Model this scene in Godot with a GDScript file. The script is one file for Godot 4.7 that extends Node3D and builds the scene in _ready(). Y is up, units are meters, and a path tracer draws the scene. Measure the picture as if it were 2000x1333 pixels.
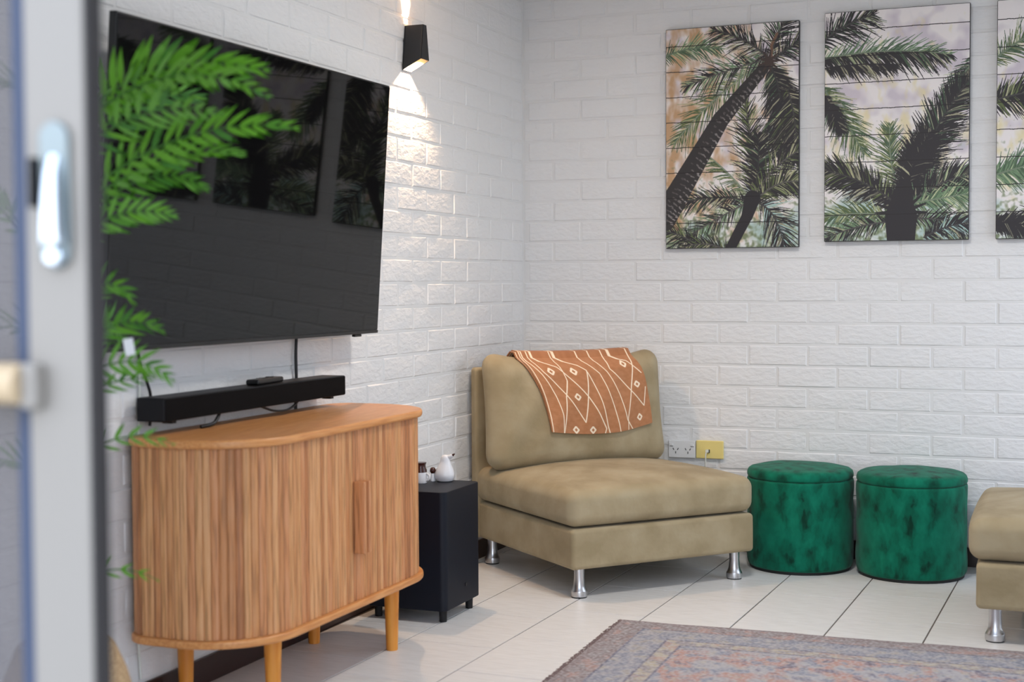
extends Node3D
# A living-room corner seen through an open sliding door. Corner of the two brick walls at x = 0, z = 0; y up; metres.

const FOCAL := 2777.67            # pixels, for a frame of 2000 x 1333
const EYE := Vector3(2.26101, 1.105, 5.72056)
var eye_basis := Basis(Vector3(0.92685538, -0.00520966, -0.37538243), Vector3(-0.01045902, 0.99915727, -0.0396909), Vector3(0.37527286, 0.04071386, 0.9260198)).orthonormalized()
const CEILING := 2.4
const ROOM_X := 3.1
const ROOM_Z := 4.56
const COURSE := 0.086
const BED0 := 1.194               # height of one bed joint
var rng := RandomNumberGenerator.new()
var M := {}
var taken := {}


# ------------------------------------------------------------------ mesh tools
class Shape:
	var p := PackedVector3Array()
	var t := PackedVector2Array()
	var mark := 0

	func tri(a: Vector3, b: Vector3, c: Vector3, ta := Vector2.ZERO, tb := Vector2.ZERO, tc := Vector2.ZERO) -> void:
		p.append(a); p.append(b); p.append(c)
		t.append(ta); t.append(tb); t.append(tc)

	func quad(a: Vector3, b: Vector3, c: Vector3, d: Vector3, ta := Vector2(0, 0), tb := Vector2(1, 0), tc := Vector2(1, 1), td := Vector2(0, 1)) -> void:
		tri(a, b, c, ta, tb, tc)
		tri(a, c, d, ta, tc, td)

	func begin() -> void:
		mark = p.size()

	func orient() -> void:
		if p.size() == mark:
			return
		var c := Vector3.ZERO
		for i in range(mark, p.size()):
			c += p[i]
		c /= float(p.size() - mark)
		var vol := 0.0
		for i in range(mark, p.size(), 3):
			vol += (p[i] - c).dot((p[i + 1] - c).cross(p[i + 2] - c))
		if vol > 0.0:
			for i in range(mark, p.size(), 3):
				var x := p[i + 1]
				p[i + 1] = p[i + 2]
				p[i + 2] = x
				var y := t[i + 1]
				t[i + 1] = t[i + 2]
				t[i + 2] = y

	func box(center: Vector3, size: Vector3, basis := Basis()) -> void:
		rbox(center, size, 0.0, 0, basis)

	# box with rounded edges (steps = 0: sharp, 1: chamfer, more: round); inner = cells across each flat; bend: Callable(Vector3) -> Vector3
	func rbox(center: Vector3, size: Vector3, r: float, steps := 1, basis := Basis(), inner := Vector3i(1, 1, 1), bend = null) -> void:
		begin()
		var h := size / 2.0
		r = minf(r, minf(h.x, minf(h.y, h.z)) * 0.999)
		var lists := []
		for ax in 3:
			var l: Array[float] = []
			if steps > 0:
				for k in steps:
					l.append(-h[ax] + r - r * tan(deg_to_rad(45.0 * (steps - k) / steps)))
			for k in inner[ax] + 1:
				l.append(lerpf(-(h[ax] - (r if steps > 0 else 0.0)), h[ax] - (r if steps > 0 else 0.0), float(k) / inner[ax]))
			if steps > 0:
				for k in range(1, steps + 1):
					l.append(h[ax] - r + r * tan(deg_to_rad(45.0 * k / steps)))
			lists.append(l)
		for ax in 3:
			var a1 := (ax + 1) % 3
			var a2 := (ax + 2) % 3
			for s in [-1.0, 1.0]:
				var rows := []
				for i in lists[a1].size():
					var row := PackedVector3Array()
					for j in lists[a2].size():
						var q := Vector3.ZERO
						q[ax] = s * h[ax]
						q[a1] = lists[a1][i]
						q[a2] = lists[a2][j]
						if steps > 0:
							var k := q.clamp(-(h - Vector3.ONE * r), h - Vector3.ONE * r)
							q = k + (q - k).normalized() * r
						if bend != null:
							q = bend.call(q)
						row.append(center + basis * q)
					rows.append(row)
				for i in rows.size() - 1:
					for j in rows[i].size() - 1:
						if s > 0:
							quad(rows[i][j], rows[i + 1][j], rows[i + 1][j + 1], rows[i][j + 1])
						else:
							quad(rows[i][j], rows[i][j + 1], rows[i + 1][j + 1], rows[i + 1][j])
		orient()

	func lathe(profile: Array, seg := 24, origin := Vector3.ZERO, basis := Basis(), bend = null) -> void:
		begin()
		var rings := []
		for q in profile:
			var ring := PackedVector3Array()
			for k in seg + 1:
				var a := TAU * (k % seg) / seg
				var pos := Vector3(cos(a) * q[0], q[1], sin(a) * q[0])
				if bend != null:
					pos = bend.call(pos)
				ring.append(origin + basis * pos)
			rings.append(ring)
		for i in rings.size() - 1:
			for k in seg:
				var u0 := float(k) / seg
				var u1 := float(k + 1) / seg
				var v0 := float(i) / (rings.size() - 1)
				var v1 := float(i + 1) / (rings.size() - 1)
				if profile[i][0] > 1e-6:
					tri(rings[i][k], rings[i][k + 1], rings[i + 1][k + 1], Vector2(u0, v0), Vector2(u1, v0), Vector2(u1, v1))
				if profile[i + 1][0] > 1e-6:
					tri(rings[i][k], rings[i + 1][k + 1], rings[i + 1][k], Vector2(u0, v0), Vector2(u1, v1), Vector2(u0, v1))
		orient()

	func tube(path: Array, radius: float, seg := 8, end_radius := -1.0, flat := 1.0) -> void:
		begin()
		if end_radius < 0.0:
			end_radius = radius
		var rings := []
		var side := Vector3.ZERO
		for i in path.size():
			var d: Vector3 = (path[mini(i + 1, path.size() - 1)] - path[maxi(i - 1, 0)]).normalized()
			if i == 0:
				side = d.cross(Vector3.UP if absf(d.y) < 0.9 else Vector3.RIGHT).normalized()
			side = (side - d * side.dot(d)).normalized()
			var up := d.cross(side)
			var r := lerpf(radius, end_radius, float(i) / (path.size() - 1))
			var ring := PackedVector3Array()
			for k in seg + 1:
				var a := TAU * (k % seg) / seg
				ring.append(path[i] + side * cos(a) * r + up * sin(a) * r * flat)
			rings.append(ring)
		for i in rings.size() - 1:
			for k in seg:
				quad(rings[i][k], rings[i][k + 1], rings[i + 1][k + 1], rings[i + 1][k])
		for k in seg:
			tri(path[0], rings[0][k + 1], rings[0][k])
			tri(path[-1], rings[-1][k], rings[-1][k + 1])
		orient()

	# upright prism over a convex outline (x, z), with rounded rims
	func slab(outline: PackedVector2Array, y0: float, y1: float, bevel := 0.0, steps := 3) -> void:
		begin()
		var n := outline.size()
		var c := Vector2.ZERO
		for q in outline:
			c += q
		c /= n
		var out := PackedVector2Array()
		for i in n:
			var e := (outline[(i + 1) % n] - outline[(i + n - 1) % n]).normalized()
			var o := Vector2(e.y, -e.x)
			if o.dot(outline[i] - c) < 0.0:
				o = -o
			out.append(o)
		var levels := []
		if bevel > 0.0:
			for k in steps + 1:
				var a := PI / 2 * k / steps
				levels.append([bevel * (1.0 - sin(a)), y0 + bevel * (1.0 - cos(a))])
			for k in steps + 1:
				var a := PI / 2 * k / steps
				levels.append([bevel * (1.0 - cos(a)), y1 - bevel * (1.0 - sin(a))])
		else:
			levels = [[0.0, y0], [0.0, y1]]
		var rings := []
		for l in levels:
			var ring := PackedVector3Array()
			for i in n:
				var q: Vector2 = outline[i] - out[i] * l[0]
				ring.append(Vector3(q.x, l[1], q.y))
			rings.append(ring)
		for i in rings.size() - 1:
			for k in n:
				var k1 := (k + 1) % n
				quad(rings[i][k], rings[i][k1], rings[i + 1][k1], rings[i + 1][k])
		for k in n:
			var k1 := (k + 1) % n
			tri(Vector3(c.x, y0, c.y), rings[0][k1], rings[0][k])
			tri(Vector3(c.x, y1, c.y), rings[-1][k], rings[-1][k1])
		orient()

	# rows of points as a sheet
	func sheet(rows: Array, uv_rows = null) -> void:
		for i in rows.size() - 1:
			for j in rows[i].size() - 1:
				if uv_rows == null:
					quad(rows[i][j], rows[i][j + 1], rows[i + 1][j + 1], rows[i + 1][j])
				else:
					quad(rows[i][j], rows[i][j + 1], rows[i + 1][j + 1], rows[i + 1][j], uv_rows[i][j], uv_rows[i][j + 1], uv_rows[i + 1][j + 1], uv_rows[i + 1][j])

	func mesh(crease := 38.0) -> ArrayMesh:
		var limit := cos(deg_to_rad(crease))
		var faces := PackedVector3Array()
		var at := {}
		for i in range(0, p.size(), 3):
			faces.append((p[i + 2] - p[i]).cross(p[i + 1] - p[i]))
		var unit := PackedVector3Array()
		for f in faces:
			unit.append(f.normalized())
		for i in p.size():
			var key := p[i].snapped(Vector3.ONE * 0.00002)
			if not at.has(key):
				at[key] = PackedInt32Array()
			at[key].append(i / 3)
		var n := PackedVector3Array()
		n.resize(p.size())
		for i in p.size():
			var own := unit[i / 3]
			var sum := Vector3.ZERO
			for f in at[p[i].snapped(Vector3.ONE * 0.00002)]:
				if unit[f].dot(own) > limit:
					sum += faces[f]
			n[i] = sum.normalized() if sum.length() > 0.0 else own
		var a := []
		a.resize(Mesh.ARRAY_MAX)
		a[Mesh.ARRAY_VERTEX] = p
		a[Mesh.ARRAY_NORMAL] = n
		a[Mesh.ARRAY_TEX_UV] = t
		var m := ArrayMesh.new()
		m.add_surface_from_arrays(Mesh.PRIMITIVE_TRIANGLES, a)
		return m


# ------------------------------------------------------------------ scene tools
func numbered(called: String) -> String:
	if not taken.has(called):
		taken[called] = 0
		return called
	taken[called] += 1
	return "%s_%03d" % [called, taken[called]]


func part(called: String, mesh: Mesh, mat: Material, parent: Node3D, label := "") -> MeshInstance3D:
	var o := MeshInstance3D.new()
	o.name = called
	o.mesh = mesh
	o.material_override = mat
	parent.add_child(o, true)
	if label:
		o.set_meta("label", label)
	return o


func tag(o: Node, label: String, category: String, group := "") -> void:
	o.set_meta("label", label)
	o.set_meta("category", category)
	if group:
		o.set_meta("group", group)


func thing(called: String, label: String, category: String, at := Vector3.ZERO, turn := 0.0, group := "") -> Node3D:
	var o := Node3D.new()
	o.name = numbered(called)
	add_child(o)
	o.position = at
	o.rotation.y = turn
	tag(o, label, category, group)
	return o


func structure(called: String, mesh: Mesh, mat: Material) -> MeshInstance3D:
	var o := part(called, mesh, mat, self)
	o.set_meta("kind", "structure")
	return o


func boxes(list: Array) -> ArrayMesh:
	var s := Shape.new()
	for b in list:
		s.box((b[0] + b[1]) / 2.0, b[1] - b[0])
	return s.mesh()


# the point at a pixel of the 2000 x 1333 frame, so many metres in front of the lens
func at_px(x: float, y: float, depth: float) -> Vector3:
	return EYE + eye_basis * (Vector3((x - 1000.0) / FOCAL, -(y - 666.5) / FOCAL, -1.0) * depth)


# ------------------------------------------------------------------ materials
func ramp(stops: Array) -> Gradient:
	var g := Gradient.new()
	var o := PackedFloat32Array()
	var c := PackedColorArray()
	for s in stops:
		o.append(s[0])
		c.append(s[1])
	g.offsets = o
	g.colors = c
	return g


func noise(seed_: int, freq: float, octaves := 4, type := FastNoiseLite.TYPE_SIMPLEX_SMOOTH, warp := 0.0) -> FastNoiseLite:
	var n := FastNoiseLite.new()
	n.seed = seed_
	n.noise_type = type
	n.frequency = freq
	n.fractal_octaves = octaves
	n.fractal_type = FastNoiseLite.FRACTAL_FBM
	if warp > 0.0:
		n.domain_warp_enabled = true
		n.domain_warp_amplitude = warp
		n.domain_warp_frequency = freq * 0.7
	return n


func noise_tex(n: FastNoiseLite, stops = null, size := 512) -> NoiseTexture2D:
	var t := NoiseTexture2D.new()
	t.width = size
	t.height = size
	t.seamless = true
	t.noise = n
	if stops != null:
		t.color_ramp = ramp(stops)
	return t


func mat(called: String, color: Color, rough := 0.6, metal := 0.0) -> StandardMaterial3D:
	var m := StandardMaterial3D.new()
	m.resource_name = called
	m.albedo_color = color
	m.roughness = rough
	m.metallic = metal
	M[called] = m
	return m


func planar(m: StandardMaterial3D, scale: Vector3, world := true) -> void:
	m.uv1_triplanar = true
	m.uv1_world_triplanar = world
	m.uv1_scale = scale
	m.uv1_triplanar_sharpness = 4.0


func bump(m: StandardMaterial3D, t: Texture2D, depth_cm: float) -> void:
	m.heightmap_enabled = true
	m.heightmap_texture = t
	m.heightmap_scale = depth_cm


func make_materials() -> void:
	var m := mat("wall_paint", Color(0.885, 0.885, 0.885), 0.62)
	planar(m, Vector3(1.7, 3.6, 1.7))
	bump(m, noise_tex(noise(5, 0.011, 4, FastNoiseLite.TYPE_SIMPLEX_SMOOTH, 38.0), null, 1024), 0.2)
	mat("joint_paint", Color(0.87, 0.87, 0.868), 0.7)
	mat("plain_paint", Color(0.89, 0.89, 0.885), 0.7)
	mat("ceiling_paint", Color(0.915, 0.915, 0.91), 0.8)

	m = mat("tile", Color.WHITE, 0.36)
	m.albedo_texture = noise_tex(noise(11, 0.02, 5), [[0.0, Color(0.845, 0.842, 0.836)], [0.5, Color(0.877, 0.875, 0.872)], [1.0, Color(0.90, 0.90, 0.898)]])
	planar(m, Vector3(0.9, 6.0, 6.0))
	m = mat("tile_warm", Color.WHITE, 0.36)
	m.albedo_texture = noise_tex(noise(12, 0.02, 5), [[0.0, Color(0.835, 0.83, 0.82)], [0.5, Color(0.87, 0.866, 0.86)], [1.0, Color(0.895, 0.892, 0.888)]])
	planar(m, Vector3(0.8, 5.0, 5.0))
	mat("grout", Color(0.36, 0.33, 0.31), 0.9)
	mat("skirting", Color(0.17, 0.085, 0.075), 0.35)
	mat("concrete", Color(0.76, 0.75, 0.73), 0.9)

	# timber in several tones, grain upright or along the length
	var tones := [Color(0.78, 0.54, 0.335), Color(0.75, 0.505, 0.31), Color(0.805, 0.575, 0.365), Color(0.72, 0.47, 0.285), Color(0.78, 0.53, 0.34), Color(0.82, 0.595, 0.39)]
	for k in tones.size():
		var c: Color = tones[k]
		m = mat("slat_%d" % k, Color.WHITE, 0.5)
		m.albedo_texture = noise_tex(noise(30 + k, 0.018, 4), [[0.25, c.darkened(0.16)], [0.5, c], [0.75, c.lightened(0.08)]], 256)
		planar(m, Vector3(16, 0.9, 16))
	m = mat("cabinet_top", Color.WHITE, 0.38)
	m.albedo_texture = noise_tex(noise(41, 0.016, 4), [[0.2, Color(0.76, 0.50, 0.28)], [0.5, Color(0.81, 0.555, 0.325)], [0.8, Color(0.84, 0.60, 0.37)]])
	planar(m, Vector3(9, 9, 0.8))
	m = mat("cabinet_leg", Color.WHITE, 0.42)
	m.albedo_texture = noise_tex(noise(43, 0.016, 3), [[0.2, Color(0.80, 0.50, 0.17)], [0.8, Color(0.88, 0.60, 0.25)]], 256)
	planar(m, Vector3(10, 0.9, 10))

	m = mat("suede", Color.WHITE, 0.95)
	m.albedo_texture = noise_tex(noise(51, 0.012, 4, FastNoiseLite.TYPE_SIMPLEX_SMOOTH, 20.0), [[0.2, Color(0.575, 0.515, 0.395)], [0.5, Color(0.62, 0.56, 0.44)], [0.8, Color(0.65, 0.595, 0.48)]])
	planar(m, Vector3(0.8, 0.8, 0.8), false)
	bump(m, noise_tex(noise(52, 0.12, 3)), 0.05)
	m.rim_enabled = true
	m.rim = 0.1
	m.rim_tint = 0.8
	m = mat("velvet", Color.WHITE, 0.85)
	m.albedo_texture = noise_tex(noise(61, 0.011, 4, FastNoiseLite.TYPE_SIMPLEX_SMOOTH, 45.0), [[0.05, Color(0.0, 0.19, 0.135)], [0.28, Color(0.0, 0.325, 0.245)], [0.48, Color(0.0, 0.385, 0.295)], [0.85, Color(0.03, 0.44, 0.34)]], 1024)
	planar(m, Vector3(1.35, 0.7, 1.35), false)
	m.metallic_specular = 0.3
	m.rim_enabled = true
	m.rim = 0.15
	m.rim_tint = 1.0
	mat("velvet_base", Color(0.03, 0.05, 0.05), 0.6)

	mat("steel", Color(0.79, 0.79, 0.8), 0.3, 1.0)
	mat("black_rubber", Color(0.06, 0.06, 0.07), 0.7)
	mat("tv_glass", Color(0.02, 0.02, 0.021), 0.03).metallic_specular = 0.4
	mat("tv_body", Color(0.045, 0.045, 0.05), 0.35)
	mat("bar_fabric", Color(0.05, 0.046, 0.05), 0.85).metallic_specular = 0.25
	mat("bar_shell", Color(0.06, 0.06, 0.075), 0.5).metallic_specular = 0.35
	mat("subwoofer", Color(0.055, 0.075, 0.12), 0.5).metallic_specular = 0.35
	mat("black_plastic", Color(0.05, 0.05, 0.055), 0.4)
	mat("cable_black", Color(0.05, 0.05, 0.06), 0.5)
	mat("cable_white", Color(0.84, 0.85, 0.82), 0.5)
	mat("white_plastic", Color(0.88, 0.88, 0.88), 0.35)
	mat("yellow_plastic", Color(0.90, 0.83, 0.53), 0.35)
	mat("slot", Color(0.12, 0.12, 0.13), 0.6)
	mat("porcelain", Color(0.88, 0.88, 0.89), 0.22)
	mat("brown_glaze", Color(0.24, 0.10, 0.07), 0.2)
	m = mat("sconce_metal", Color(0.115, 0.115, 0.125), 0.5)
	mat("sconce_inside", Color(0.80, 0.74, 0.64), 0.5)
	m = mat("sconce_lamp", Color(1, 0.9, 0.75), 0.5)
	m.emission_enabled = true
	m.emission = Color(1.0, 0.83, 0.6)
	m.emission_energy_multiplier = 2.0
	m = mat("ceiling_lamp_glow", Color(0.95, 0.95, 0.93), 0.5)
	m.emission_enabled = true
	m.emission = Color(1.0, 0.95, 0.87)
	m.emission_energy_multiplier = 2.0

	# foreground door
	mat("door_cream", Color(0.495, 0.475, 0.445), 0.4)
	mat("door_edge", Color(0.14, 0.13, 0.13), 0.6)
	mat("navy_strip", Color(0.165, 0.21, 0.30), 0.6)
	m = mat("flyscreen", Color(0.36, 0.345, 0.35, 0.55), 0.8)
	m.transparency = BaseMaterial3D.TRANSPARENCY_ALPHA
	mat("satin_metal", Color(0.50, 0.535, 0.54), 0.38, 1.0)
	mat("chrome", Color(0.80, 0.84, 0.88), 0.16, 1.0)
	mat("rail_cream", Color(0.66, 0.58, 0.46), 0.5)
	m = mat("glass", Color(0.9, 0.95, 0.95, 0.06), 0.02)
	m.transparency = BaseMaterial3D.TRANSPARENCY_ALPHA

	for k in 4:
		m = mat("leaf_%d" % k, [Color(0.30, 0.53, 0.13), Color(0.38, 0.61, 0.13), Color(0.24, 0.47, 0.15), Color(0.40, 0.62, 0.22)][k], 0.5)
		m.backlight_enabled = true
		m.backlight = Color(0.16, 0.30, 0.06)
	mat("leaf_stem", Color(0.25, 0.45, 0.14), 0.6)
	mat("cane", Color(0.38, 0.38, 0.2), 0.7)
	mat("soil", Color(0.16, 0.12, 0.09), 0.95)
	m = mat("basket", Color.WHITE, 0.85)
	m.albedo_texture = noise_tex(noise(71, 0.06, 3), [[0.2, Color(0.60, 0.48, 0.35)], [0.8, Color(0.77, 0.66, 0.50)]], 256)
	planar(m, Vector3(4, 12, 4))
	mat("grey_fabric", Color(0.55, 0.56, 0.58), 0.95)


# ------------------------------------------------------------------ pictures that are print on things
class Canvas:
	var w := 0
	var h := 0
	var px := PackedByteArray()

	func _init(w_: int, h_: int) -> void:
		w = w_
		h = h_
		px.resize(w * h * 3)

	# a stroke that tapers from w0 to w1 pixels
	func stroke(a: Vector2, b: Vector2, w0: float, w1: float, c: Color, alpha := 1.0) -> void:
		var l := a.distance_to(b)
		var wide := maxf(w0, w1) / 2.0
		var n := maxi(1, int(l / (0.8 if wide < 5.0 else wide * 0.2)))
		var cr := c.r8
		var cg := c.g8
		var cb := c.b8
		for k in n + 1:
			var f := float(k) / n
			var q := a.lerp(b, f)
			var r := lerpf(w0, w1, f) / 2.0
			var x0 := maxi(int(floor(q.x - r + 0.5)), 0)
			var x1 := mini(int(ceil(q.x + r - 0.5)), w - 1)
			var y0 := maxi(int(floor(q.y - r + 0.5)), 0)
			var y1 := mini(int(ceil(q.y + r - 0.5)), h - 1)
			for y in range(y0, y1 + 1):
				var i := (y * w + x0) * 3
				for x in range(x0, x1 + 1):
					if wide < 5.0 or (x - q.x) * (x - q.x) + (y - q.y) * (y - q.y) < r * r:
						px[i] = int(lerpf(px[i], cr, alpha))
						px[i + 1] = int(lerpf(px[i + 1], cg, alpha))
						px[i + 2] = int(lerpf(px[i + 2], cb, alpha))
					i += 3

	func line(points: Array, width: float, c: Color, alpha := 1.0) -> void:
		for i in points.size() - 1:
			stroke(points[i], points[i + 1], width, width, c, alpha)

	func texture() -> ImageTexture:
		return ImageTexture.create_from_image(Image.create_from_data(w, h, false, Image.FORMAT_RGB8, px))


func frond_print(c: Canvas, pts: Array, long: float, count: int, dark: Color, lit: Color, share: float, side := 0, width := 3.0) -> void:
	# a palm frond: rachis through three points (shares of the picture) and its leaflets
	var size := Vector2(c.w, c.h)
	var a: Vector2 = pts[0] * size
	var b: Vector2 = pts[1] * size
	var d: Vector2 = pts[2] * size
	var before := a
	for k in count + 1:
		var f := float(k) / count
		var q := a.lerp(b, f).lerp(b.lerp(d, f), f)
		var dir := (b - a).lerp(d - b, f).normalized()
		var l := long * c.w * (0.42 + 1.25 * f * (1.0 - f) * 1.6) * (1.0 if f < 0.85 else lerpf(1.0, 0.55, (f - 0.85) / 0.15))
		for s in [-1, 1]:
			if side != 0 and s != side:
				continue
			for pass_ in (2 if width > 3.5 else 1):
				var turn: float = deg_to_rad(rng.randf_range(44, 70) - 30.0 * f) * s
				var out := dir.rotated(turn)
				var tip := q + out * l * rng.randf_range(0.62, 1.14) + Vector2(0, l * rng.randf_range(0.02, 0.24))
				var mid := q.lerp(tip, 0.5) - Vector2(0, l * 0.05)
				var col := lit if rng.randf() < share else dark
				if rng.randf() < 0.10 + share * 0.22:
					col = col.lerp(Color(0.88, 0.87, 0.70), rng.randf_range(0.3, 0.75))
				elif rng.randf() < 0.3:
					col = col.lerp(dark, 0.6)
				c.stroke(q, mid, width * 0.85, width * 0.8, col, 0.9)
				c.stroke(mid, tip, width * 0.75, 0.6, col, 0.8)
		if k > 0:
			c.stroke(before, q, lerpf(5.0, 2.0, f), lerpf(5.0, 2.0, f), dark.lerp(Color(0.75, 0.74, 0.68), share * 0.7))
		before = q


func palm_print(which: int) -> ImageTexture:
	var w := 560
	var h := 920
	var c := Canvas.new(w, h)
	var n1 := noise(100 + which, 0.006, 3)
	var n2 := noise(110 + which, 0.014, 3)
	var n3 := noise(120 + which, 0.03, 2)
	var white := Color(0.90, 0.88, 0.875)
	var lilac := Color(0.76, 0.72, 0.765)
	var sand := Color(0.74, 0.60, 0.46)
	var cream := Color(0.87, 0.82, 0.64)
	var teal := Color(0.62, 0.74, 0.72)
	var green := Color(0.42, 0.47, 0.33)
	for y in h:
		var v := float(y) / h
		for x in w:
			var u := float(x) / w
			var a := n1.get_noise_2d(x, y)
			var b := n2.get_noise_2d(x, y * 0.6)
			var k := white.lerp(lilac, clampf(0.35 + a * 1.6 - absf(v - 0.32) * 1.2, 0.0, 0.8))
			var warm := clampf(b * 1.3 + 0.75 - u * 1.1, 0.0, 1.0) if which == 0 else clampf(b * 1.3 + 0.1 - absf(v - 0.55) * 1.2, 0.0, 0.8)
			k = k.lerp(sand if which == 0 else cream, warm)
			k = k.lerp(teal, clampf((v - 0.78) * 3.0 + a, 0.0, 0.75))
			k = k.lerp(green, clampf((v - 0.80) * 2.2 + n3.get_noise_2d(x, y) * 1.1, 0.0, 0.85))
			var i := (y * w + x) * 3
			c.px[i] = k.r8
			c.px[i + 1] = k.g8
			c.px[i + 2] = k.b8
	var dark := Color(0.16, 0.15, 0.165)
	var olive := Color(0.36, 0.41, 0.25)
	var sage := Color(0.42, 0.53, 0.40)
	var fern := Color(0.27, 0.36, 0.27)
	var V := func(x: float, y: float) -> Vector2: return Vector2(x, y)
	if which == 0:
		frond_print(c, [V.call(-0.05, 0.13), V.call(0.15, 0.07), V.call(0.42, 0.10)], 0.16, 46, fern, sage, 0.4)
		frond_print(c, [V.call(0.76, 0.17), V.call(0.36, 0.30), V.call(0.06, 0.52)], 0.24, 64, fern, olive, 0.65)
		frond_print(c, [V.call(0.78, 0.17), V.call(0.92, 0.34), V.call(1.05, 0.42)], 0.20, 50, dark, fern, 0.3)
		frond_print(c, [V.call(0.80, 0.20), V.call(0.92, 0.36), V.call(0.84, 0.58)], 0.24, 90, dark, fern, 0.12, 0, 4.0)
		frond_print(c, [V.call(0.92, 0.30), V.call(1.0, 0.46), V.call(0.98, 0.62)], 0.26, 70, dark, olive, 0.2, 0, 4.0)
		frond_print(c, [V.call(0.76, 0.16), V.call(0.45, 0.20), V.call(0.14, 0.26)], 0.20, 58, dark, sage, 0.45)
		frond_print(c, [V.call(0.77, 0.15), V.call(0.62, 0.06), V.call(0.36, 0.01)], 0.2, 52, dark, fern, 0.25)
		frond_print(c, [V.call(0.80, 0.14), V.call(0.84, 0.03), V.call(0.95, -0.04)], 0.22, 46, dark, sage, 0.25)
		frond_print(c, [V.call(0.82, 0.16), V.call(0.95, 0.10), V.call(1.08, 0.08)], 0.2, 46, dark, fern, 0.2)
		# second palm
		frond_print(c, [V.call(0.65, 0.78), V.call(0.68, 0.58), V.call(0.60, 0.34)], 0.25, 84, dark, olive, 0.35)
		frond_print(c, [V.call(0.68, 0.74), V.call(0.72, 0.60), V.call(0.70, 0.50)], 0.16, 60, dark, fern, 0.1, 0, 4.0)
		frond_print(c, [V.call(0.63, 0.77), V.call(0.46, 0.64), V.call(0.28, 0.56)], 0.16, 50, fern, olive, 0.7, -1)
		frond_print(c, [V.call(0.68, 0.76), V.call(0.82, 0.62), V.call(1.05, 0.56)], 0.2, 66, dark, olive, 0.4)
		frond_print(c, [V.call(0.70, 0.78), V.call(0.88, 0.68), V.call(1.06, 0.72)], 0.18, 66, dark, olive, 0.45, 0, 4.0)
		frond_print(c, [V.call(0.62, 0.79), V.call(0.36, 0.75), V.call(0.06, 0.80)], 0.16, 56, dark, fern, 0.2)
		frond_print(c, [V.call(0.62, 0.80), V.call(0.40, 0.86), V.call(0.02, 1.0)], 0.16, 60, dark, sage, 0.45)
		frond_print(c, [V.call(0.70, 0.80), V.call(0.86, 0.84), V.call(0.90, 1.02)], 0.24, 66, dark, teal, 0.25)
		frond_print(c, [V.call(0.30, 1.02), V.call(0.15, 0.93), V.call(-0.05, 0.92)], 0.16, 50, dark, olive, 0.3)
		frond_print(c, [V.call(0.52, 1.04), V.call(0.35, 0.95), V.call(0.12, 1.0)], 0.14, 50, dark, olive, 0.4)
		# trunks
		var mids := [Vector2(-0.02, 0.86), Vector2(0.10, 0.74), Vector2(0.26, 0.58), Vector2(0.42, 0.42), Vector2(0.58, 0.31), Vector2(0.74, 0.20)]
		for i in mids.size() - 1:
			c.stroke(mids[i] * Vector2(w, h), mids[i + 1] * Vector2(w, h), lerpf(112, 46, i / 5.0), lerpf(112, 46, (i + 1) / 5.0), Color(0.19, 0.175, 0.18))
		for k in 34:
			# pale ring scars across the trunk, broken up
			var f := k / 34.0
			var i := mini(int(f * 5.0), 4)
			var q: Vector2 = mids[i].lerp(mids[i + 1], f * 5.0 - i) * Vector2(w, h)
			var ax: Vector2 = ((mids[i + 1] - mids[i]) * Vector2(w, h)).normalized()
			var across := Vector2(-ax.y, ax.x)
			var r := lerpf(50, 20, f)
			for n in 7:
				var o := rng.randf_range(-0.55, 0.95)
				var g := Color(0.30, 0.28, 0.28).lerp(Color(0.62, 0.60, 0.59), clampf(o * 0.6 + 0.3 + rng.randf_range(-0.3, 0.2), 0, 1))
				var p0 := q + across * o * r + ax * (o * o * -7.0 + rng.randf_range(-3, 3))
				c.stroke(p0, p0 + across * r * 0.22 + ax * rng.randf_range(-4, 2), 4.0, 2.0, g, 0.6)
		c.line([Vector2(0.80, 0.18) * Vector2(w, h), Vector2(0.80, 0.10) * Vector2(w, h), Vector2(0.84, 0.05) * Vector2(w, h)], 11, Color(0.45, 0.34, 0.27))
		c.stroke(Vector2(0.66, 0.78) * Vector2(w, h), Vector2(0.62, 0.86) * Vector2(w, h), 66, 48, dark)
		c.stroke(Vector2(0.62, 0.86) * Vector2(w, h), Vector2(0.48, 1.02) * Vector2(w, h), 46, 42, dark)
		for k in 9:
			c.stroke(Vector2(0.78, 0.17) * Vector2(w, h), Vector2(0.78, 0.17) * Vector2(w, h) + Vector2.from_angle(k * 0.7) * 46, 16, 5, Color(0.25, 0.2, 0.19))
	elif which == 1:
		frond_print(c, [V.call(-0.05, 0.14), V.call(0.1, 0.05), V.call(0.34, 0.02)], 0.24, 60, dark, fern, 0.25)
		frond_print(c, [V.call(-0.05, 0.20), V.call(0.42, 0.155), V.call(0.87, 0.21)], 0.24, 100, dark, fern, 0.3, 1, 4.0)
		frond_print(c, [V.call(-0.05, 0.20), V.call(0.42, 0.155), V.call(0.87, 0.21)], 0.2, 76, fern, sage, 0.5, -1)
		frond_print(c, [V.call(0.0, 0.24), V.call(0.2, 0.22), V.call(0.5, 0.24)], 0.16, 50, dark, dark, 0.0, 1, 4.0)
		frond_print(c, [V.call(-0.02, 0.32), V.call(0.12, 0.44), V.call(0.28, 0.62)], 0.22, 80, fern, olive, 0.45)
		frond_print(c, [V.call(0.0, 0.36), V.call(0.06, 0.44), V.call(0.12, 0.52)], 0.12, 40, dark, dark, 0.0, 0, 4.0)
		frond_print(c, [V.call(1.05, 0.22), V.call(0.97, 0.30), V.call(0.86, 0.36)], 0.14, 40, fern, dark, 0.4)
		frond_print(c, [V.call(0.55, 0.86), V.call(0.44, 0.66), V.call(0.46, 0.5)], 0.2, 66, fern, olive, 0.6)
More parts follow.
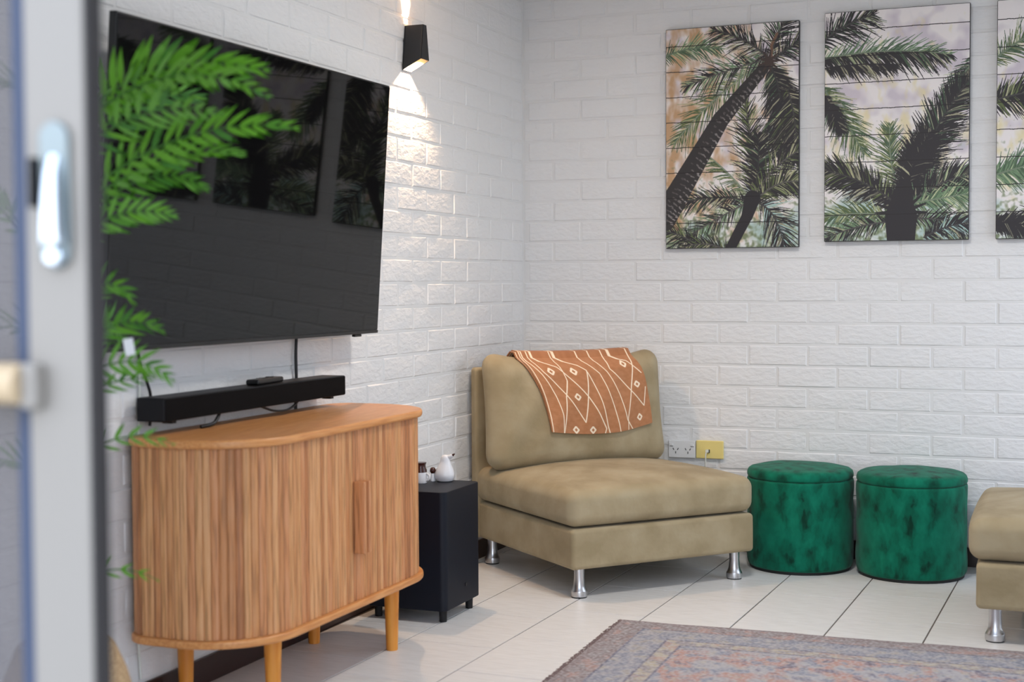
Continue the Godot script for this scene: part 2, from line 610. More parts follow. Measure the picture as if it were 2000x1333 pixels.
		frond_print(c, [V.call(0.57, 0.86), V.call(0.66, 0.58), V.call(1.03, 0.30)], 0.28, 150, dark, fern, 0.15, 0, 4.5)
		frond_print(c, [V.call(0.57, 0.84), V.call(0.60, 0.66), V.call(0.74, 0.54)], 0.2, 110, dark, dark, 0.0, 0, 5.0)
		frond_print(c, [V.call(0.50, 0.84), V.call(0.28, 0.72), V.call(-0.05, 0.68)], 0.22, 90, dark, olive, 0.2, 0, 4.0)
		frond_print(c, [V.call(0.60, 0.84), V.call(0.80, 0.74), V.call(1.05, 0.72)], 0.22, 90, dark, sage, 0.3, 0, 4.0)
		frond_print(c, [V.call(0.62, 0.84), V.call(0.86, 0.82), V.call(1.05, 0.80)], 0.18, 60, fern, sage, 0.6)
		frond_print(c, [V.call(0.48, 0.90), V.call(0.25, 0.86), V.call(-0.04, 0.90)], 0.16, 60, fern, olive, 0.6)
		frond_print(c, [V.call(0.45, 0.92), V.call(0.2, 0.93), V.call(-0.04, 1.0)], 0.16, 56, dark, sage, 0.35)
		frond_print(c, [V.call(0.62, 0.91), V.call(0.86, 0.90), V.call(1.04, 0.97)], 0.18, 60, dark, sage, 0.3)
		frond_print(c, [V.call(0.7, 0.99), V.call(0.86, 0.93), V.call(1.04, 0.93)], 0.14, 60, dark, teal, 0.2)
		c.stroke(Vector2(0.55, 0.78) * Vector2(w, h), Vector2(0.54, 0.9) * Vector2(w, h), 60, 120, dark)
		c.stroke(Vector2(0.54, 0.9) * Vector2(w, h), Vector2(0.54, 1.02) * Vector2(w, h), 125, 105, dark)
		for k in 10:
			c.stroke(Vector2(0.54, 0.88) * Vector2(w, h), Vector2(0.54, 0.88) * Vector2(w, h) + Vector2.from_angle(PI + k * 0.35) * 100, 26, 6, dark)
	else:
		frond_print(c, [V.call(-0.05, 0.26), V.call(0.2, 0.12), V.call(0.5, 0.10)], 0.22, 70, fern, olive, 0.5)
		frond_print(c, [V.call(-0.05, 0.42), V.call(0.3, 0.36), V.call(0.62, 0.40)], 0.28, 90, dark, olive, 0.25, 0, 4.0)
		frond_print(c, [V.call(1.05, 0.2), V.call(0.8, 0.25), V.call(0.55, 0.4)], 0.24, 80, dark, fern, 0.25, 0, 4.0)
		frond_print(c, [V.call(-0.05, 0.74), V.call(0.3, 0.66), V.call(0.7, 0.68)], 0.26, 90, fern, sage, 0.5, 0, 4.0)
		frond_print(c, [V.call(0.8, 0.8), V.call(0.85, 0.6), V.call(0.7, 0.45)], 0.26, 90, dark, olive, 0.25, 0, 4.0)
		frond_print(c, [V.call(0.8, 0.82), V.call(0.5, 0.86), V.call(0.1, 0.95)], 0.2, 70, dark, sage, 0.3, 0, 4.0)
		frond_print(c, [V.call(-0.05, 0.93), V.call(0.2, 0.93), V.call(0.5, 1.0)], 0.16, 80, dark, dark, 0.0, 0, 5.0)
		c.stroke(Vector2(0.82, 0.8) * Vector2(w, h), Vector2(0.9, 1.02) * Vector2(w, h), 60, 70, dark)
	# the printed boards: thin dark gaps between them
	for k in 8:
		var y0 := (0.078 + 0.1155 * k) * h
		var last := Vector2(0, y0)
		for i in range(1, 29):
			var q := Vector2(w * i / 28.0, y0 + n3.get_noise_2d(i * 20, k * 50) * 1.8)
			c.stroke(last, q, 2.0, 2.0, Color(0.10, 0.09, 0.09), 0.8)
			last = q
	return c.texture()


func throw_print() -> ImageTexture:
	var w := 720
	var h := 620
	var c := Canvas.new(w, h)
	var n := noise(131, 0.02, 2)
	for y in h:
		for x in w:
			# knit: fine rows of stitches
			var knit := 0.04 * sin(y * 1.05) + 0.02 * sin(x * 1.3 + (y % 6)) + 0.03 * n.get_noise_2d(x, y)
			var k := Color(0.67 + knit, 0.455 + knit, 0.305 + knit)
			var i := (y * w + x) * 3
			c.px[i] = k.r8
			c.px[i + 1] = k.g8
			c.px[i + 2] = k.b8
	var cream := Color(0.93, 0.86, 0.76)
	# line work in the throw's own lengths: x across 0..1, y down 0..1
	var lines := [
		[[0.015, 0.0], [0.012, 1.0]],
		[[0.03, 0.0], [0.075, 0.2], [0.115, 0.5], [0.13, 0.75], [0.115, 1.0]],
		[[0.075, 0.0], [0.10, 0.17], [0.20, 0.45], [0.33, 0.84]],
		[[0.33, 0.84], [0.40, 0.47], [0.475, 0.15], [0.43, 0.08], [0.29, 0.0]],
		[[0.27, 0.0], [0.265, 0.28], [0.20, 0.5], [0.12, 0.99]],
		[[0.10, 0.0], [0.24, 0.10], [0.40, 0.50], [0.515, 0.93], [0.50, 1.0]],
		[[0.475, 0.17], [0.50, 0.5], [0.53, 0.90], [0.545, 1.0]],
		[[0.50, 0.0], [0.585, 0.2], [0.60, 0.5], [0.645, 1.0]],
		[[0.61, 0.0], [0.66, 0.18], [0.70, 0.5], [0.725, 0.85], [0.78, 1.0]],
		[[0.73, 0.0], [0.70, 0.15], [0.81, 0.44], [0.935, 0.72], [0.98, 0.46]],
		[[0.78, 0.0], [0.90, 0.06], [0.975, 0.25]],
		[[0.965, 0.0], [0.84, 0.42], [0.735, 0.83], [0.73, 1.0]],
	]
	for l in lines:
		var q := []
		for v in l:
			q.append(Vector2(v[0] * w, v[1] * h))
		for i in q.size() - 1:
			c.stroke(q[i], q[i + 1], 5.0, 5.0, cream, 0.8)
	for d in [[0.165, 0.16], [0.36, 0.16], [0.30, 0.50], [0.235, 0.94], [0.39, 0.94], [0.85, 0.10], [0.90, 0.40], [0.87, 0.86]]:
		var o := Vector2(d[0] * w, d[1] * h)
		c.line([o + Vector2(0, -26), o + Vector2(17, 0), o + Vector2(0, 26), o + Vector2(-17, 0), o + Vector2(0, -26)], 8.0, cream, 0.9)
	return c.texture()


func rug_print() -> ImageTexture:
	# a worn oriental rug: x across the long side (2.0 m), y the short side (1.6 m)
	var w := 800
	var h := 640
	var c := Canvas.new(w, h)
	var n1 := noise(141, 0.02, 3, FastNoiseLite.TYPE_SIMPLEX_SMOOTH, 30.0)
	var n2 := noise(142, 0.05, 3)
	var n3 := noise(143, 0.16, 2)
	var n4 := noise(144, 0.028, 3, FastNoiseLite.TYPE_SIMPLEX_SMOOTH, 24.0)
	var grey := Color(0.56, 0.535, 0.54)
	var brown := Color(0.515, 0.465, 0.465)
	var blue := Color(0.49, 0.52, 0.585)
	var pale := Color(0.65, 0.64, 0.655)
	var rust := Color(0.69, 0.545, 0.505)
	var cream := Color(0.69, 0.65, 0.58)
	var navy := Color(0.36, 0.37, 0.455)
	for y in h:
		var my := y / 400.0
		my = minf(my, 1.6 - my)
		for x in w:
			var mx := x / 400.0
			mx = minf(mx, 2.0 - mx)
			var e := minf(mx, my * 0.95)
			var a := n1.get_noise_2d(x, y)
			var b := n2.get_noise_2d(x, y)
			var f := n3.get_noise_2d(x, y)
			var g := n4.get_noise_2d(x, y)
			var k: Color
			if e < 0.018:
				k = brown
			elif e < 0.095:
				k = grey.lerp(brown, clampf(0.5 + b * 1.8, 0, 1)).lerp(rust, clampf(g * 2.6 - 0.35, 0, 0.7))
			elif e < 0.20:
				k = pale.lerp(blue, clampf(0.6 + b * 1.6, 0, 1)).lerp(cream, clampf(g * 2.0 - 0.3, 0, 0.7)).lerp(grey, 0.25)
			elif e < 0.255:
				k = cream.lerp(grey, clampf(0.5 + b * 2.0, 0, 1)).lerp(rust, clampf(g * 2.0 - 0.4, 0, 0.5))
			else:
				k = pale.lerp(rust, clampf(0.55 + a * 2.6, 0, 1)).lerp(blue, clampf(g * 3.0 - 0.25, 0, 0.85)).lerp(cream, clampf(b * 1.6 - 0.3, 0, 0.6)).lerp(navy, clampf(-g * 2.6 - 0.7, 0, 0.7))
			for l in [0.095, 0.20, 0.255]:
				if absf(e - l) < 0.0045:
					k = k.lerp(navy, 0.65)
			k = k.lerp(pale, clampf(0.26 + f * 0.8, 0, 0.65))
			k = Color(k.r + f * 0.05, k.g + f * 0.05, k.b + f * 0.05)
			var i := (y * w + x) * 3
			c.px[i] = clampi(k.r8, 0, 255)
			c.px[i + 1] = clampi(k.g8, 0, 255)
			c.px[i + 2] = clampi(k.b8, 0, 255)
	return c.texture()


# ------------------------------------------------------------------ the setting
func brick_mesh(long: float, high: float, k: int) -> ArrayMesh:
	# a painted brick's face: uneven, with soft arrises; local x along, y up, z out of the wall
	var s := Shape.new()
	var nx := 4
	var ny := 2
	var n := noise(200 + k, 6.0, 2)
	var rows := []
	for j in ny + 1:
		var row := PackedVector3Array()
		for i in nx + 1:
			var x := lerpf(-long / 2 + 0.005, long / 2 - 0.005, float(i) / nx)
			var y := lerpf(-high / 2 + 0.005, high / 2 - 0.005, float(j) / ny)
			var edge := 0.0 if (i == 0 or j == 0 or i == nx or j == ny) else 0.0012
			row.append(Vector3(x, y, n.get_noise_2d(x * 10.0, y * 10.0) * 0.0022 + edge - 0.0006))
		rows.append(row)
	s.sheet(rows)
	# soft arris and side down into the joint
	var rim := []
	for i in nx: rim.append(rows[0][i])
	for j in ny: rim.append(rows[j][nx])
	for i in nx: rim.append(rows[ny][nx - i])
	for j in ny: rim.append(rows[ny - j][0])
	var wob := noise(230 + k, 9.0, 2)
	var low := []
	for q in rim:
		var o := Vector3(signf(q.x) * (0.004 if absf(absf(q.x) - (long / 2 - 0.005)) < 1e-5 else 0.0), signf(q.y) * (0.004 if absf(absf(q.y) - (high / 2 - 0.005)) < 1e-5 else 0.0), 0.0)
		o *= 1.0 + 0.55 * wob.get_noise_2d(q.x * 10.0, q.y * 10.0)
		low.append(Vector3(q.x + o.x, q.y + o.y, -0.0038))
	for i in rim.size():
		var i1 := (i + 1) % rim.size()
		s.quad(rim[i], low[i], low[i1], rim[i1])
	return s.mesh(28.0)


func build_bricks(wall: MeshInstance3D, length: float, offset_even: float, offset_odd: float, place: Callable, shown: Callable) -> void:
	# running bond; bricks that the picture shows are parts, the rest of the wall is one joined part
	var kinds := []
	for k in 10:
		kinds.append(brick_mesh(0.2345, 0.0808, k))
	var rest := Shape.new()
	var count := 0
	for r in range(-14, 14):
		var y := BED0 + COURSE * (r + 0.5)
		var off := offset_even if posmod(r, 2) == 0 else offset_odd
		var k0 := -1
		while off + 0.24 * k0 < length:
			var a := maxf(off + 0.24 * k0, 0.0)
			var b := minf(off + 0.24 * (k0 + 1), length)
			k0 += 1
			if b - a < 0.03:
				continue
			var long := b - a - 0.0055
			var mesh: ArrayMesh = kinds[rng.randi() % kinds.size()]
			if absf(long - 0.2345) > 0.002:
				mesh = brick_mesh(long, 0.0808, 40 + posmod(r * 7 + k0, 20))
			var lo := maxf(y - COURSE / 2, 0.002)
			var t: Transform3D = place.call((a + b) / 2, y)
			t.basis = t.basis * Basis.from_euler(Vector3(rng.randf_range(-0.012, 0.012), rng.randf_range(-0.005, 0.005), rng.randf_range(-0.003, 0.003)))
			if rng.randf() < 0.5:
				t.basis = t.basis * Basis(Vector3(0, 0, 1), PI)
			t.origin += t.basis.z * rng.randf_range(-0.0012, 0.0012)
			if lo > y - COURSE / 2 + 0.03:
				continue
			if shown.call((a + b) / 2, y) and count < 300:
				var o := part("brick", mesh, M.wall_paint, wall)
				o.transform = t
				count += 1
			else:
				var arr := mesh.surface_get_arrays(0)
				for v in arr[Mesh.ARRAY_VERTEX]:
					rest.p.append(t * v)
					rest.t.append(Vector2.ZERO)
	var o := part("bricks_beyond_view", rest.mesh(28.0), M.wall_paint, wall)
	o.set_meta("kind", "stuff")


func build_room() -> void:
	var back := structure("wall_back", boxes([[Vector3(-0.2, -0.1, -0.2), Vector3(ROOM_X + 0.2, CEILING, -0.0028)]]), M.joint_paint)
	build_bricks(back, ROOM_X, 0.1375, 0.0208, func(a: float, y: float) -> Transform3D: return Transform3D(Basis(), Vector3(a, y, 0.0)), func(a: float, y: float) -> bool: return a < 2.2 and y < 2.36)
	var left := structure("wall_left", boxes([[Vector3(-0.2, -0.1, -0.0028), Vector3(-0.0028, CEILING, ROOM_Z)]]), M.joint_paint)
	var hidden := func(z: float, y: float) -> bool: return z > 1.75 and z < 2.75 and ((y > 1.02 and y < 1.66) or (y > 0.27 and y < 0.6))
	build_bricks(left, ROOM_Z, 0.01, 0.13, func(a: float, y: float) -> Transform3D: return Transform3D(Basis(Vector3.UP, PI / 2), Vector3(0.0, y, a)), func(a: float, y: float) -> bool: return a < 2.92 and y < 2.36 - maxf(a - 0.9, 0.0) * 0.2 and not hidden.call(a, y))

	# right-hand wall with its window
	var wz0 := 0.12
	var wz1 := 1.3
	var wy0 := 0.05
	var wy1 := 2.26
	var X := ROOM_X
	structure("wall_right", boxes([
		[Vector3(X, -0.1, -0.0036), Vector3(X + 0.2, CEILING, wz0)], [Vector3(X, -0.1, wz1), Vector3(X + 0.2, CEILING, ROOM_Z)],
		[Vector3(X, -0.1, wz0), Vector3(X + 0.2, wy0, wz1)], [Vector3(X, wy1, wz0), Vector3(X + 0.2, CEILING, wz1)]]), M.plain_paint)
	var fr := Shape.new()
	for z in [wz0 + 0.02, (wz0 + wz1) / 2, wz1 - 0.02]:
		fr.rbox(Vector3(X + 0.08, (wy0 + wy1) / 2, z), Vector3(0.06, wy1 - wy0, 0.04), 0.004)
	for y in [wy0 + 0.02, wy1 - 0.02]:
		fr.rbox(Vector3(X + 0.08, y, (wz0 + wz1) / 2), Vector3(0.06, 0.04, wz1 - wz0), 0.004)
	var win := structure("window_1", fr.mesh(), M.door_cream)
	for k in 2:
		var za := lerpf(wz0, wz1, k / 2.0) + 0.03
		part("pane", boxes([[Vector3(X + 0.078, wy0 + 0.03, za), Vector3(X + 0.082, wy1 - 0.03, za + (wz1 - wz0) / 2 - 0.06)]]), M.glass, win)

	# front wall, open where the sliding door stands open
	var dx0 := 0.34
	var dx1 := 3.02
	var Z := ROOM_Z
	var head := 2.3
	structure("wall_front", boxes([
		[Vector3(-0.2, -0.1, Z), Vector3(dx0, CEILING, Z + 0.16)], [Vector3(dx1, -0.1, Z), Vector3(X + 0.2, CEILING, Z + 0.16)],
		[Vector3(dx0, head, Z), Vector3(dx1, CEILING, Z + 0.16)]]), M.plain_paint)
	structure("ceiling", boxes([[Vector3(-0.2, CEILING, -0.2), Vector3(X + 0.2, CEILING + 0.15, Z + 0.16)]]), M.ceiling_paint)

	# floor: every tile a slab of its own on the grout bed
	var floor_ := structure("floor", boxes([[Vector3(-0.2, -0.1, -0.2), Vector3(X + 0.2, -0.0022, Z + 0.16)]]), M.grout)
	var tx := 0.2965
	var tz := 0.4125
	var skew := -0.0235
	var tile_shape := Shape.new()
	tile_shape.rbox(Vector3(0, -0.0045, 0), Vector3(tx - 0.0046, 0.009, tz - 0.0032), 0.0012, 1)
	var tile := tile_shape.mesh(30.0)
	var starts := [1.79, 1.648, 0.933, 1.55, 1.45, 1.80, 1.62]
	for i in range(-2, 14):
		for j in range(-1, 14):
			var gx := 0.322 + tx * (i - 1.5)               # middle of the strip at z = 1.25
			var z0: float = starts[posmod(i - 2, starts.size())] - tz * 5
			var cz := z0 + tz * (j + 0.5)
			var cx := gx + skew * (cz - 1.25)
			if cx < 0.02 - tx / 2 or cx > X + tx / 2 or cz < -tz / 2 + 0.02 or cz > Z + tz / 2:
				continue
			var m := tile
			var lo := Vector2(maxf(cx - tx / 2, 0.0), maxf(cz - tz / 2, 0.0))
			var hi := Vector2(minf(cx + tx / 2, X), minf(cz + tz / 2, Z))
			if hi.x - lo.x < 0.02 or hi.y - lo.y < 0.02:
				continue
			if hi.x - lo.x < tx - 0.001 or hi.y - lo.y < tz - 0.001:
				var cut := Shape.new()
				cut.rbox(Vector3(0, -0.0045, 0), Vector3(hi.x - lo.x - 0.0046, 0.009, hi.y - lo.y - 0.0032), 0.0012, 1)
				m = cut.mesh(30.0)
			var o := part("tile", m, M.tile if (i * 5 + j * 3) % 4 != 0 else M.tile_warm, floor_)
			o.position = Vector3((lo.x + hi.x) / 2, rng.randf_range(-0.0003, 0.0003), (lo.y + hi.y) / 2)
			o.rotation.y = skew
	structure("floor_patio_bounce", boxes([[Vector3(-3.0, -0.16, Z + 0.16), Vector3(9.0, -0.06, 12.0)], [Vector3(X + 0.2, -0.16, -3.0), Vector3(9.0, -0.06, Z + 0.16)]]), M.concrete)  # front patio, plus an unseen right-hand slab added to bounce daylight inside
	# dark tiled skirting
	var s := Shape.new()
	s.rbox(Vector3(0.0055, 0.0375, ROOM_Z / 2), Vector3(0.009, 0.075, ROOM_Z), 0.002)
	structure("baseboard_left", s.mesh(), M.skirting)
	s = Shape.new()
	s.rbox(Vector3(X / 2, 0.0375, 0.0055), Vector3(X, 0.075, 0.009), 0.002)
	structure("baseboard_back", s.mesh(), M.skirting)


func build_door() -> void:
	# aluminium sliding screen door, slid open to the left: only its lock stile and the edge of its mesh are in view
	var z1 := 4.57
	var z0 := 4.541
	var x0 := 0.36
	var xs := 1.265
	var x1 := 1.339
	var ym := 2.26
	var d := Node3D.new()
	d.name = "door_1"
	d.set_meta("kind", "structure")
	d.position = Vector3(x1, 0, z1)
	add_child(d)
	var put := func(called: String, s: Shape, m: Material, parent: Node3D = d) -> MeshInstance3D:
		for i in s.p.size():
			s.p[i] -= Vector3(x1, 0, z1)
		return part(called, s.mesh(), m, parent)
	var s := Shape.new()
	s.rbox(Vector3((xs + x1) / 2, ym / 2 + 0.012, (z0 + z1) / 2 + 0.002), Vector3(x1 - xs, ym - 0.02, z1 - z0 - 0.004), 0.004, 2)
	put.call("lock_stile", s, M.door_cream)
	s = Shape.new()
	s.rbox(Vector3(x1 + 0.0015, ym / 2 + 0.012, (z0 + z1) / 2), Vector3(0.004, ym - 0.03, z1 - z0 - 0.004), 0.001, 1)
	put.call("dark_edge_strip", s, M.door_edge)  # thin dark strip along the stile's right edge
	s = Shape.new()
	s.rbox(Vector3(x0 + 0.03, ym / 2 + 0.012, (z0 + z1) / 2), Vector3(0.06, ym - 0.02, z1 - z0), 0.004, 1)
	put.call("stile", s, M.door_cream)
	for y in [0.06, ym - 0.03]:
		s = Shape.new()
		s.rbox(Vector3((x0 + xs) / 2, y, (z0 + z1) / 2), Vector3(xs - x0, 0.08, z1 - z0 - 0.004), 0.004, 1)
		put.call("end_rail", s, M.door_cream)
	s = Shape.new()
	s.rbox(Vector3(xs - 0.009, ym / 2 + 0.012, z1 - 0.008), Vector3(0.0185, ym - 0.18, 0.008), 0.002, 1)
	put.call("navy_strip", s, M.navy_strip)  # narrow navy strip between the lock stile and the mesh
	s = Shape.new()
	s.box(Vector3((x0 + xs) / 2, ym / 2 + 0.012, z1 - 0.016), Vector3(xs - x0 - 0.02, ym - 0.1, 0.0015))
	put.call("screen_mesh", s, M.flyscreen)
	# round middle rail with its end clamp
	var yr := 1.006
	s = Shape.new()
	s.tube([Vector3(x0 + 0.02, yr, z1 + 0.012), Vector3(xs + 0.006, yr, z1 + 0.012)], 0.021, 20)
	put.call("middle_rail", s, M.rail_cream)
	s = Shape.new()
	s.rbox(Vector3(xs + 0.013, yr - 0.002, z1 + 0.010), Vector3(0.02, 0.047, 0.02), 0.006, 2)
	put.call("rail_clamp", s, M.door_cream)
	# lock
	var xl := 1.306
	s = Shape.new()
	var pill := PackedVector2Array()
	for k in 32:
		var a := TAU * k / 32
		pill.append(Vector2(cos(a) * 0.0185, sin(a) * 0.0185 + (0.055 if sin(a) > 0 else -0.055)))
	s.slab(pill, 0.0, 0.007, 0.003, 2)
	for i in s.p.size():
		var q := s.p[i]
		s.p[i] = Vector3(xl + q.x, 1.195 - q.z, z1 + q.y)
	var plate: MeshInstance3D = put.call("lock_plate", s, M.satin_metal)
	s = Shape.new()
	s.tube([Vector3(xl + 0.003, 1.232, z1 + 0.008), Vector3(xl + 0.004, 1.215, z1 + 0.014), Vector3(xl + 0.005, 1.19, z1 + 0.017), Vector3(xl + 0.005, 1.160, z1 + 0.017), Vector3(xl + 0.005, 1.148, z1 + 0.015)], 0.0065, 12, 0.0125)
	put.call("lever", s, M.chrome, plate)
	s = Shape.new()
	s.lathe([[0.0, 0.0], [0.010, 0.0], [0.010, 0.007], [0.008, 0.009], [0.0, 0.009]], 18, Vector3(xl + 0.002, 1.134, z1 + 0.006), Basis(Vector3.RIGHT, PI / 2))
	put.call("key_cylinder", s, M.chrome, plate)
	s = Shape.new()
	s.rbox(Vector3(xl - 0.023, 1.208, z1 + 0.006), Vector3(0.006, 0.05, 0.016), 0.002, 1)
	put.call("snib", s, M.bar_shell, plate)
	# tracks
	var tr := structure("trim_1", boxes([[Vector3(0.34, 2.25, 4.53), Vector3(3.02, 2.30, 4.60)], [Vector3(0.34, -0.002, 4.53), Vector3(3.02, 0.012, 4.60)], [Vector3(0.34, 0.0, 4.60), Vector3(0.36, 2.30, 4.66)]]), M.door_cream)
	tr.set_meta("label", "cream aluminium head and sill tracks of the sliding door")


# ------------------------------------------------------------------ things
func sofa_leg() -> ArrayMesh:
	var s := Shape.new()
	s.lathe([[0.0, 0.004], [0.0285, 0.004], [0.0295, 0.007], [0.0295, 0.022], [0.0285, 0.025], [0.024, 0.033], [0.0205, 0.045], [0.0185, 0.07], [0.0185, 0.110], [0.0, 0.110]], 28)
	return s.mesh(32.0)


func seat_unit(t: Node3D, w: float, d: float, over: float) -> void:
	# base, puffed cushion and four legs; local z is the front, origin in the middle of the footprint
	var s := Shape.new()
	var n := noise(301, 3.0, 2)
	s.rbox(Vector3(0, 0.1765, 0), Vector3(w, 0.143, d), 0.016, 3, Basis(), Vector3i(8, 3, 8), func(q: Vector3) -> Vector3: return q + q.normalized() * n.get_noise_3dv(q) * 0.002)
	part("base", s.mesh(50.0), M.suede, t)
	s = Shape.new()
	var n2 := noise(302, 2.2, 2)
	var puff := func(q: Vector3) -> Vector3:
		var fx := clampf(1.0 - pow(absf(q.x) / (w * 0.5 + over), 2.6), 0.0, 1.0)
		var fz := clampf(1.0 - pow(absf(q.z) / (d * 0.5), 2.6), 0.0, 1.0)
		var up := clampf((q.y + 0.065) / 0.13, 0.0, 1.0)
		q.y += 0.034 * fx * fz * up + n2.get_noise_3dv(q) * 0.004 * up
		# sides bulge at half height
		var b := 1.0 - pow((q.y - 0.01) / 0.08, 2.0)
		q.x += signf(q.x) * 0.008 * b * fz
		q.z += signf(q.z) * 0.008 * b * fx
		return q
	s.rbox(Vector3(0, 0.3165, 0.004), Vector3(w + over * 2, 0.130, d - 0.01), 0.04, 5, Basis(), Vector3i(16, 3, 16), puff)
	part("seat_cushion", s.mesh(70.0), M.suede, t)
	var leg := sofa_leg()
	var pad := Shape.new()
	pad.lathe([[0.0, 0.0], [0.027, 0.0], [0.027, 0.005], [0.0, 0.005]], 20)
	var pm := pad.mesh()
	for x in [-1, 1]:
		for z in [-1, 1]:
			var l := part("leg", leg, M.steel, t)
			l.position = Vector3(x * (w / 2 - 0.055), 0, z * (d / 2 - 0.05))
			part("glide", pm, M.black_rubber, l)


const BACK_W := 0.402            # half width, half height and edge radius of the back cushion
const BACK_H := 0.224
const BACK_R := 0.066


func back_corner(a: float, y: float) -> Vector2:
	# how far a point (-1..1 across, -1..1 up) lies out on the rounded edge, kept inside the round corners
	var o := Vector2(maxf(absf(a) * BACK_W - (BACK_W - BACK_R), 0.0), maxf(absf(y) * BACK_H - (BACK_H - BACK_R), 0.0))
	return o.limit_length(BACK_R)


func back_half(a: float, y: float) -> float:
	var o := back_corner(a, y)
	return sqrt(maxf(BACK_R * BACK_R - o.length_squared(), 0.0)) + 0.034 * (1.0 - a * a) * (1.0 - y * y)


func back_point(a: float, y: float, side: float, lift := 0.0) -> Vector3:
	# local chair coordinates; side +1 front, -1 back; the cushion leans back a little
	var half := back_half(a, y)
	var o := back_corner(a, y)
	if o.x > 0.0:
		a = signf(a) * (BACK_W - BACK_R + o.x) / BACK_W
	if o.y > 0.0:
		y = signf(y) * (BACK_H - BACK_R + o.y) / BACK_H
	var sag := 0.018 * (1.0 - a * a) * clampf(y, 0.0, 1.0) - 0.014 * clampf(y, 0.0, 1.0) * clampf(absf(a) * 4.0 - 2.8, 0.0, 1.0)
	var pinch := 0.012 * (1.0 - y * y) * absf(a)
	var yy := 0.604 + BACK_H * y - sag + 0.012 * clampf(-y, 0.0, 1.0) * (1.0 - a * a)
	var x := a * (BACK_W - pinch - 0.008 * (y + 1.0) * maxf(a, 0.0)) - 0.014
	var n := sin(a * 7.0 + y * 3.0) * 0.004 + sin(a * 17.0 - y * 6.0) * 0.0022 + sin((a + 1.0) * 9.0 * (1.2 - y)) * 0.003 * clampf(-a, 0, 1)
	var z := -0.238 - 0.022 * y + side * (half + lift) + n * clampf((1.0 - a * a) * (1.0 - y * y) * 3.0, 0.0, 1.0)
	return Vector3(x, yy, z)


